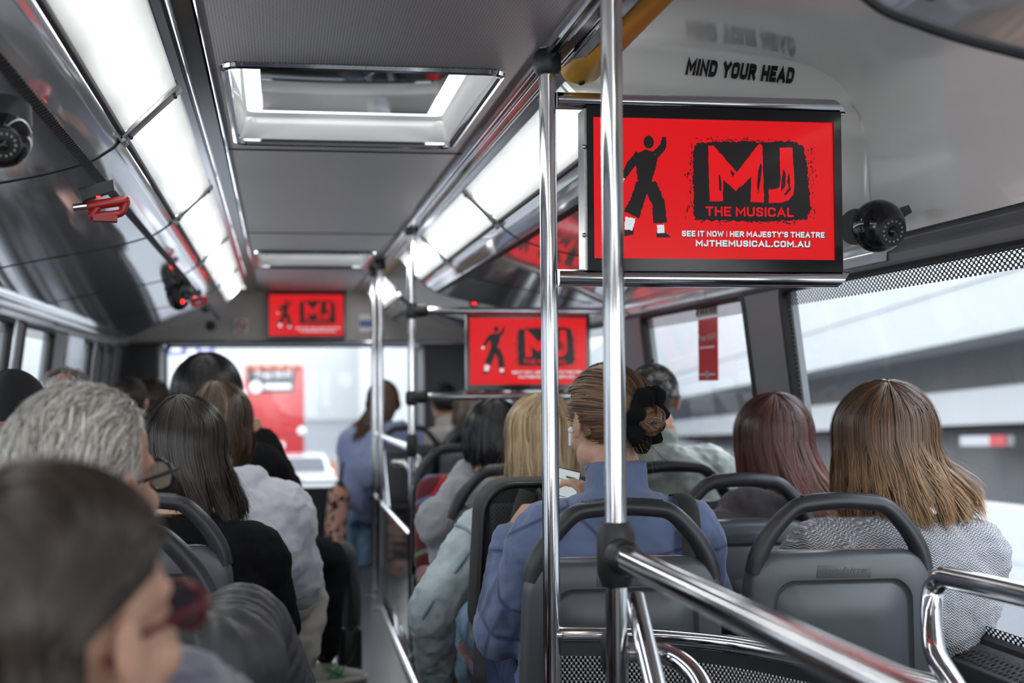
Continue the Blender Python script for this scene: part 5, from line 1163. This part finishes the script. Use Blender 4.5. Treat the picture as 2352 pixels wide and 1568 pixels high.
# right, first row, aisle side: blue quilted jacket, low bun
H = headpos(1392, 836, 3.30, 1.03, .018)
p = person('person in a blue quilted jacket with brown hair in a low bun, holding a phone', H, (.735, 3.31, .475), yaw=rad(20), pitch=rad(-12), roll=rad(3), s=1.03, skin='skin', top='quilt', legs='navy', sw=.195, ease=.016, bulk=1.0,
    arms=[(W(1150, 1450, 3.36), W(1180, 1235, 3.42), (.45, .25, .75), (.6, .4, -.1)), (W(1625, 1430, 3.33), W(1372, 1190, 3.38), (-.3, .2, .85), (-.6, .4, 0))], hands=(.5, .5), collar=(.06, .072, 0),
    hair=('updo', dict(n=4200, d=.016, knot=(.30, -.88, -.36), cols=[(.03, .016, .01), (.09, .045, .024), (.17, .088, .045), (.26, .14, .07)], rb=.034)), fold=(.028, .06))
I = person.info; kc, (kx, kz, kd) = person.knot
g = MB(); n, m = 60, 10; rows = []
for i in range(n):
    a = 2 * PI * i / n; ruf = 1 + .16 * math.sin(a * 7 + 1) + .12 * math.sin(a * 13 + 2.2) + .08 * math.sin(a * 29); row = []
    for j in range(m):
        b = 2 * PI * j / m; rr = .038 + (.019 * ruf) * math.cos(b); row.append(kc - kd * .012 + (kx * math.cos(a) + kz * math.sin(a) * 1.25) * rr * 1.1 + kd * (.02 * ruf * math.sin(b) + .006 * math.sin(a * 7)))
    rows.append(row)
g.grid(rows, True, True).build('scrunchie', M['blackcloth'], p, I['og'])
f = lambda q: I['H'] + I['R'] @ (vec(q) * I['s'])
MB().ball(f((-.093, .006, -.016)), .008, 12, 8).tube([f((-.095, .008, -.018)), f((-.093, .016, -.048))], .0034, 10, round_ends=True).build('earbud', mat('earbud_white', (.8, .8, .82), .2), p, I['og'])
S = I['sh'][1]; g = MB().tube(spline([S + vec((-.055, -.17, -.22)), S + vec((-.03, -.135, -.06)), S + vec((-.02, -.09, .055)), S + vec((-.02, .0, .085)), S + vec((-.02, .1, .03))], 6), np.full(25, .022), 10, sx=1, sy=.2, side=(1, 0, 0)); g.build('bag_strap', M['blackpad'], p, I['og'])
c = W(1288, 1140, 3.40); ph = empty('phone', c, 'phone with a pale screen held by the person with the bun', 'phone'); ph.rotation_euler = (rad(-28), rad(14), rad(-6))
MB().box((-.040, 0, -.078), (.040, .009, .078)).build('case', M['black'], ph, bevel=.006, seg=3)
MB().box((-.0365, -.0012, -.0735), (.0365, .001, .0735)).build('screen', emit_mat('phone_screen', (.62, .68, .70), .62), ph, bevel=.0004)
g = MB(); g2 = MB()
for z, a, b in ((.045, -.03, .0), (.03, -.03, .02), (.0, -.03, .012), (-.015, -.03, .018), (-.03, -.03, .006), (-.05, -.03, .02)): g.box((a, -.0018, z), (b, -.001, z + .0016))
g.build('message_lines', M['shade'], ph); g2.box((.004, -.002, .052), (.026, -.001, .057)).box((-.032, -.002, .043), (-.012, -.001, .047)).build('green_bubbles', mat('bubble_green', (.01, .2, .05), .4), ph)
# right, first row, window side: grey knitted jumper
H = headpos(2030, 877, 3.26, 1.02, .034)
p = person('person with long light brown hair in a grey herringbone knit jumper', H, (1.25, 3.31, .475), yaw=rad(-14), pitch=rad(-5), s=1.02, top='knit', legs='navy', sw=.215, ease=.02, bulk=1.08, twist=rad(-8),
    arms=[None, (W(2172, 1400, 3.20), W(2120, 1490, 3.40), (-.4, .8, -.2), (0, 0, -1))], collar=(.035, .075, 0),
    hair=('long', dict(n=5200, d=.033, zend=.905, face=70, scale=(1.08, 1.0, 1), cols=[(.035, .019, .011), (.085, .044, .022), (.15, .08, .04)], tip=(.42, .23, .105), tipw=.75, flare=[(0, 1), (.4, 1.02), (.8, 1.16), (1, 1.14)], shift=(.05, -.015), clump=.02, clumps=60, wave=.012, ragged=.024, fly=140)))
# right, second row, aisle side: denim jacket, blonde
H = headpos(1242, 905, 4.07, 1.0, .022)
p = person('person with straight blonde hair in a pale denim jacket', H, (.72, 4.02, .475), yaw=rad(10), pitch=rad(-6), s=1.0, top='denim', legs='jeans', sw=.205, ease=.016, bulk=1.03, fold=(.05, .07),
    arms=[(W(992, 1398, 3.97), W(1005, 1540, 4.12), (.25, .8, -.3), (.2, 0, -1)), None], collar=(.05, .075, 0),
    hair=('long', dict(n=4600, d=.022, zend=.925, face=66, cols=[(.11, .07, .042), (.36, .25, .135), (.58, .43, .25), (.70, .56, .36)], tip=(.55, .4, .22), tipw=.5, var=.18, flare=[(0, 1), (.5, .98), (1, .93)], clump=.012, clumps=46, ragged=.014, fly=90)))
I = person.info
S = I['sh'][0]; e, w = I['A'][0][0], I['A'][0][1]; d = (e - S) / np.linalg.norm(e - S); u = np.cross(d, (0, 1, 0)); u /= np.linalg.norm(u); v = np.cross(d, u); ms = noisy('denim_seam', (.27, .36, .41), .3, 160, .95, .4)
MB().tube([S + d * .035 + u * (.083 * math.cos(t_)) + v * (.083 * math.sin(t_)) for t_ in np.linspace(0, 2 * PI, 33)], .0065, 8).build('jacket_seam', ms, p, I['og'])
o_ = vec((-.35, -.94, 0)); MB().tube(spline([S + d * .04 + o_ * .082, (S + e) / 2 + o_ * .074, e + o_ * .068, (e + w) / 2 + vec((-.6, -.6, .2)) * .062, w + vec((-.7, -.5, .3)) * .05], 8), .006, 8).build('jacket_seam', ms, p, I['og'])
MB().tube(spline([I['ch'] + vec((-.17, -.125, -.055)), I['ch'] + vec((-.08, -.15, -.07)), I['ch'] + vec((.02, -.152, -.075)), I['ch'] + vec((.16, -.13, -.06))], 6), .0065, 8).build('jacket_seam', ms, p, I['og'])
e, w = I['A'][0][0], I['A'][0][1]; g = MB().tube([w - (w - e) * .12, w + (w - e) * .06], .05, 20); g.build('cuff', M['denim'], p, I['og'])
# right, second row, window side: auburn hair
H = headpos(1776, 906, 3.97, 1.0, .028)
p = person('person with long auburn hair in a plum-grey sweatshirt', H, (1.28, 3.93, .475), yaw=rad(-10), pitch=rad(-6), s=1.0, top='plum', legs='blacktrouser', sw=.205, ease=.012, hood=True,
    hair=('long', dict(n=4800, d=.028, zend=.83, face=66, scale=(1.05, 1, 1), cols=[(.028, .012, .010), (.075, .026, .02), (.15, .05, .036)], tip=(.23, .085, .055), tipw=.6, flare=[(0, 1), (.45, 1.06), (1, 1.2)], shift=(.075, -.01), clump=.016, clumps=56, ragged=.02, fly=110)))
# right, third row, aisle side: black hair, grey hoodie
H = headpos(1132, 922, 4.76, 1.0, .02)
p = person('person with black hair in a mid-grey hoodie, hand raised with a wristwatch', H, (.742, 4.72, .475), yaw=rad(-22), pitch=rad(-14), roll=rad(8), s=1.0, skin='skin2', top='hoodie2', sw=.2, ease=.014, hood=True,
    arms=[(W(1008, 1215, 4.66), W(1080, 1078, 4.76), (.55, .1, .75), (.6, .3, .1)), None],
    hair=('long', dict(n=3400, d=.022, zend=.945, face=60, cols=[BLK, (.012, .012, .014), (.024, .023, .026)], tipw=0, flare=[(0, 1), (.6, 1.0), (1, .8)], tuck=.02, clump=.012, ragged=.02, fly=60)))
I = person.info; w, e = I['A'][0][1], I['A'][0][0]; d = (w - e) / np.linalg.norm(w - e)
MB().tube([w - d * .035, w - d * .01], .036, 18).build('wristwatch', M['blackgloss'], p, I['og']); 
f = lambda q: I['H'] + I['R'] @ (vec(q) * I['s']); g = MB()
for q in (-1, 1): g.ball(f((q * .04, .055, .125)), (.03, .02, .012), 14, 8)
g.tube(spline([f((-.085, .02, .09)), f((-.06, .06, .125)), f((0, .07, .132)), f((.06, .06, .125)), f((.085, .02, .09))], 4), .005, 8); g.build('sunglasses', M['redframe'], p, I['og'])
# right, third row, window side: camouflage cap
H = headpos(1498, 832, 4.78, 1.0, .012)
p = person('person in a camouflage cap and grey-green jacket', H, (1.25, 4.72, .475), yaw=rad(-12), s=1.0, skin='skin3', top='olive', legs='navy', sw=.22, ease=.03, bulk=1.1, fold=(.045, .07), collar=(.05, .078, 0),
    hair=('short', dict(n=2200, d=.008, len=.028, cols=[(.06, .035, .024), (.13, .08, .055)], flow=(0, -1, -.5), lift=.1)))
I = person.info; R, s = I['R'], I['s']; rows = []
for t in np.linspace(0, 1, 12):
    th = .03 + t * 1.48; rows.append([I['H'] + R @ ((SK + vec(((SR[0] + .018) * math.sin(th) * math.cos(a), (SR[1] + .016) * math.sin(th) * math.sin(a), (SR[2] + .016) * math.cos(th) - .006 - .022 * (th > 1.3) * (math.sin(a) < .2)))) * s) for a in np.linspace(0, 2 * PI, 40, endpoint=False)])
cap = MB().grid(rows, closev=True).build('cap', M['camo'], p, I['og']); f = lambda q: I['H'] + R @ (vec(q) * s)
MB().grid([[f((x, .085 + t * .07 * (1 - (x / .085) ** 2) ** .5, .045 - t * .016 - 2 * x * x)) for x in np.linspace(-.08, .08, 15)] for t in (0, .4, 1)]).build('brim', M['camo'], cap, I['og'], fix=False)
MB().ball(f((0, -.01, .137)), (.008, .008, .005), 10, 6).build('button', M['camo'], cap, I['og'])
MB().tube([I['nk'] + vec((0, -.005, .0)), I['nk'] + vec((0, 0, .062))], .068, 24).build('shirt_collar', M['orange'], p, I['og'])
# front right row
H = headpos(879, 878, 9.52, 1.0, .02)
p = person('person with black headphones in a lavender-blue hoodie near the front', H, (.80, 9.52, .475), yaw=rad(14), s=1.0, top='lavender', legs='jeans', sw=.24, ease=.03, bulk=1.15, hood=True, vox=.012, vt=.009,
    arms=[(W(806, 1130, 9.45), W(850, 1180, 9.6), (.4, .8, -.2), (0, 0, -1)), None], knees=[(W(795, 1190, 9.75), W(790, 1330, 9.75)), (W(840, 1195, 9.8), W(830, 1330, 9.8))],
    hair=('long', dict(n=2400, d=.018, zend=.86, face=66, cols=[(.07, .035, .016), (.15, .08, .035), (.2, .11, .05)], tip=(.05, .025, .015), flare=[(0, 1), (.5, 1.0), (1, 1.25)], shift=(-.17, -.02), clump=.012)))
I = person.info; f = lambda q: I['H'] + I['R'] @ (vec(q) * I['s']); g = MB()
g.tube([f((.104 * math.sin(a), -.01, .03 + .118 * math.cos(a))) for a in np.linspace(-1.75, 1.75, 25)], np.full(25, .012), 8, sx=.6, sy=1.2)
hp_ = g.build('headphones', M['blackgloss'], p, I['og'])
for q in (-1, 1): MB().ball(f((q * .1, -.006, -.005)), (.024, .036, .044), 16, 10, I['R']).build('ear_cup', M['dark'], hp_, I['og'])
H = headpos(1020, 882, 9.52, 1.0, .012)
p = person('person with short black hair in a cream jacket near the front', H, (1.12, 9.52, .475), yaw=rad(18), s=1.0, skin='skin', top='cream', sw=.2, ease=.02, vox=.012, vt=.009, collar=(.06, .07, 0), hair=('short', dict(n=1500, d=.016, len=.05, cols=[BLK, (.02, .018, .017)], flow=(.2, -.8, -.6), nape=-.45)))
I = person.info
for q in (-1, 1): S = I['sh'][(q + 1) // 2]; MB().tube(spline([S + vec((-q * .07, -.13, -.2)), S + vec((-q * .06, -.10, -.03)), S + vec((-q * .06, -.02, .08)), S + vec((-q * .06, .09, 0))], 5), np.full(16, .025), 8, sx=1, sy=.25, side=(1, 0, 0)).build('rucksack_strap', M['blackpad'], p, I['og'])
seat(1.19, 8.62, 'seat back under the person with wavy greying hair')
H = headpos(1082, 890, 8.96, 1.0, .03)
p = person('person with wavy greying brown hair behind the mid-sized screen', H, (1.19, 8.94, .475), yaw=rad(-10), s=1.0, top='blackcloth', sw=.19, vox=.012, vt=.009,
    hair=('long', dict(n=2000, d=.03, zend=.98, face=62, cols=[(.09, .06, .04), (.2, .15, .11), (.36, .31, .27)], tip=(.08, .05, .035), flare=[(0, 1), (1, 1.1)], clump=.02, wave=.014)))
# left, nearest: red glasses
Rr = rotm(rad(-40), rad(6)); ear = vec(W(288, 1528, 1.15)); H = ear - Rr @ vec((.079, -.006, -.015))
p = person('nearest person at lower left, dark brown hair and dark red glasses', H, (-.36, 1.14, .44), yaw=rad(-40), pitch=rad(6), s=1.0, skin='skin', top='slate', legs='blacktrouser', sw=.19, ease=.012, twist=rad(-20),
    arms=[None, (W(400, 1640, 1.45), W(520, 1660, 1.7), (.2, 1, -.1), (0, 0, -1))],
    hair=('long', dict(n=4600, d=.02, zend=.84, face=118, face_left=62, crown=-.5, cols=[(.012, .009, .007), (.026, .018, .013), (.05, .034, .024)], tip=(.045, .03, .02), tipw=.4, flare=[(0, 1), (.5, .95), (1, 1)], clump=.012, clumps=80, fly=60, w=1.2)))
spectacles(p, person.info, M['redframe'], M['lens2'])
# left, second: grey hair, puffer
H = vec(W(196, 1116, 2.12))
p = person('older person with grey hair and dark glasses in a charcoal puffer jacket', H, (-.33, 2.08, .46), yaw=rad(-36), pitch=rad(4), s=1.08, skin='skin3', top='puffer', legs='blacktrouser', sw=.225, ease=.012, bulk=1.08, puff=True, vox=.007, fold=(.012, .05), collar=(.04, .08, 0),
    arms=[None, (W(560, 1450, 2.34), W(655, 1600, 2.58), (.2, 1, -.2), (0, 0, -1))],
    hair=('short', dict(n=5600, d=.019, len=.042, cols=[(.12, .10, .085), (.27, .24, .205), (.48, .45, .41), (.68, .66, .62)], flow=(.25, -.9, -.15), lift=.16, mess=.26, line=.42, shell=False, w=.9)))
spectacles(p, person.info, M['tortoise'], M['lens'])
# left, third: black jacket, long dark hair
H = headpos(420, 912, 3.72, 1.02, .024)
p = person('person in a black jacket with long dark brown hair', H, (-.33, 3.72, .475), yaw=rad(-12), pitch=rad(-10), s=1.02, top='blackcloth', legs='blacktrouser', sw=.21, ease=.022, bulk=1.05, fold=(.03, .06),
    arms=[None, (W(612, 1385, 3.72), W(640, 1450, 3.95), (.1, .9, -.3), (0, 0, -1))],
    hair=('long', dict(n=4600, d=.026, zend=.885, face=62, scale=(1.04, 1, 1), cols=[(.01, .008, .007), (.022, .016, .013), (.04, .028, .022)], tip=(.05, .03, .02), tipw=.5, flare=[(0, 1), (.5, 1.02), (1, .9)], shift=(.05, 0), clump=.014, clumps=60, ragged=.015, fly=60)))
# left, fourth: pale grey hoodie
H = headpos(500, 881, 4.43, 1.0, .02)
p = person('person in a pale grey hoodie and cream trousers with brown and blonde hair', H, (-.28, 4.43, .475), yaw=rad(-18), pitch=rad(-14), s=1.0, top='hoodie', legs='cream', sw=.225, ease=.03, bulk=1.12, hood=True, fold=(.03, .05),
    arms=[None, (W(682, 1335, 4.45), W(610, 1345, 4.7), (-.5, .7, 0), (0, 0, -1))], knees=[None, (W(700, 1365, 4.82), W(672, 1600, 4.85))],
    hair=('long', dict(n=4200, d=.022, zend=1.0, face=60, cols=[(.024, .015, .010), (.045, .028, .018), (.075, .047, .03), (.24, .16, .09)], tip=(.13, .08, .045), tipw=.5, flare=[(0, 1), (.6, .95), (1, .72)], shift=(.03, .03), tuck=.03, clump=.01)))
# left, fifth: tall with bushy black hair, legs in the aisle
H = headpos(476, 809, 5.55, 1.05, .05)
p = person('tall person with bushy black hair and a black coat, hand at the chin', H, (-.30, 5.55, .50), yaw=rad(-8), s=1.05, skin='skin2', top='blackcloth', legs='blacktrouser', sw=.225, ease=.03, bulk=1.1, vox=.01,
    arms=[None, (W(655, 1150, 5.55), W(600, 1015, 5.6), (-.2, .1, .9), (-.8, .3, 0))], hands=(.45, 1.0), knees=[None, (W(755, 1285, 5.75), W(745, 1490, 5.85))],
    hair=('long', dict(n=3600, d=.045, zend=1.155, face=66, cols=[BLK, (.01, .009, .010), (.022, .02, .02)], tipw=0, flare=[(0, 1), (.5, .98), (1, .82)], tuck=.03, clump=.02, wave=.01, ragged=.03)))
I = person.info; an = I['K'][1][2]
sh_, d, x, a = shoe(p, an, rad(-62), noisy('trainer_grey', (.36, .36, .33), .1, 80, .8, .2), I['og'])
g = MB()
for q in (-1, 1):
    xx = x * q * .042
    for t0, t1 in ((-.02, .07), (.05, -.01), (.075, .03)): g.tube(spline([a + d * t0 + xx * .93 + vec((0, 0, .09 - abs(t0) * .2)), a + d * (t0 + t1) / 2 + xx * 1.06 + vec((0, 0, .055)), a + d * t1 + xx * 1.02 + vec((0, 0, .03))], 4), .0042, 6)
g.build('green_stripes', mat('stripe_green', (.03, .32, .05), .5), sh_, I['og'])
MB().tube([vec(an) + vec((0, 0, -.03)), vec(an) + vec((0, 0, .06))], .04, 16).build('sock', M['hoodie2'], p, I['og'])
c = W(792, 1420, 6.0); root = empty('shoulder_bag', (c.x, c.y, 0), 'black bag with hanging strap beside the tall person\'s leg', 'bag'); og = np.array(root.location)
MB().tube(spline([(c.x + .02, c.y + .06, .20), (c.x + .02, c.y + .06, .34), (c.x, c.y + .06, .50)], 5), np.array([(.05, .12)] * 11), 18, side=(1, 0, 0), round_ends=True).build('bag_body', M['blackpad'], root, og)
MB().tube(spline([(c.x + .02, c.y - .07, .44), (c.x + .045, c.y - .09, .25), (c.x + .02, c.y - .1, .09), (c.x - .06, c.y - .09, .05), (c.x - .03, c.y - .06, .22)], 6), np.full(25, .014), 8, sx=1, sy=.25).build('strap', M['black'], root, og)
MB().box((c.x - .03, c.y - .06, .0), (c.x + .07, c.y + .18, .22)).build('bag_base', M['black'], root, og, bevel=.03, seg=3)
# left window seats and farther heads
H = headpos(28, 852, 4.12, 1.05, .015)
p = person('person in a black knit cap at the far left window', H, (-.8, 4.08, .475), yaw=rad(10), s=1.05, skin='skin2', top='blackcloth', sw=.2, vox=.012, vt=.009)
I = person.info; R, s = I['R'], I['s']
g = MB().grid([[I['H'] + R @ ((SK + vec(((SR[0] + .018) * math.sin(th) * math.cos(a), (SR[1] + .016) * math.sin(th) * math.sin(a), (SR[2] + .02) * math.cos(th)))) * s * (1 + .012 * math.sin(a * 6))) for a in np.linspace(0, 2 * PI, 48, endpoint=False)] for th in np.linspace(.03, 1.8, 14)], closev=True)
g.build('knit_cap', M['beanie'], p, I['og'])
H = headpos(148, 853, 5.08, 1.0, .008)
person('person with white hair and a bald crown at a left window seat', H, (-.8, 5.05, .475), yaw=rad(4), pitch=rad(-10), s=1.02, skin='skin3', top='navy', sw=.2, vox=.012, vt=.009, hair=('short', dict(n=2400, d=.012, len=.045, cols=[(.42, .4, .37), (.66, .64, .61), (.75, .73, .7)], lift=.3, bald=((0, -.45, .9), .86, .12), under=.9)))
H = headpos(300, 866, 7.20, 1.0, .008)
person('person with cropped dark hair farther forward at a left window seat', H, (-.78, 7.20, .475), yaw=rad(-14), s=1.0, skin='skin3', top='blackcloth', sw=.2, vox=.012, vt=.009, hair=('short', dict(n=1600, d=.010, len=.03, cols=[(.012, .01, .009), (.04, .028, .022)], lift=.2)))
H = headpos(350, 872, 8.00, 1.0, .016)
person('far person with dark brown hair next to the windscreen pillar', H, (-.76, 8.00, .475), yaw=rad(-30), s=1.0, skin='skin2', top='blackcloth', sw=.19, vox=.012, vt=.009, hair=('long', dict(n=1500, d=.018, zend=1.0, face=62, cols=[(.025, .015, .01), (.06, .035, .022)])))
c = W(770, 1210, 9.2); root = empty('patterned_bag', (c.x, c.y, 0), 'peach and black patterned bag beside the lavender-hooded person', 'bag'); og = np.array(root.location)
m = mat('peach_pattern', (.5, .3, .24), .9); t = NT(m); t.xyz(); t.color(t.ramp(t.noise(18, 2), [(0, (.02, .018, .018)), (.48, (.02, .018, .018)), (.5, (.55, .30, .23)), (1, (.7, .45, .36))], True))
MB().tube(spline([(c.x, c.y, .02), (c.x, c.y, .25), (c.x + .02, c.y, .46), (c.x + .03, c.y, .58)], 5), np.array([(.07, .10)] * 13 + [(.06, .09)] * 2 + [(.03, .06)]), 18, side=(1, 0, 0), round_ends=True).build('bag_body', m, root, og)
MB().tube(spline([(c.x + .03, c.y - .05, .56), (c.x + .05, c.y, .72), (c.x + .03, c.y + .05, .56)], 6), .01, 8).build('strap', M['black'], root, og)
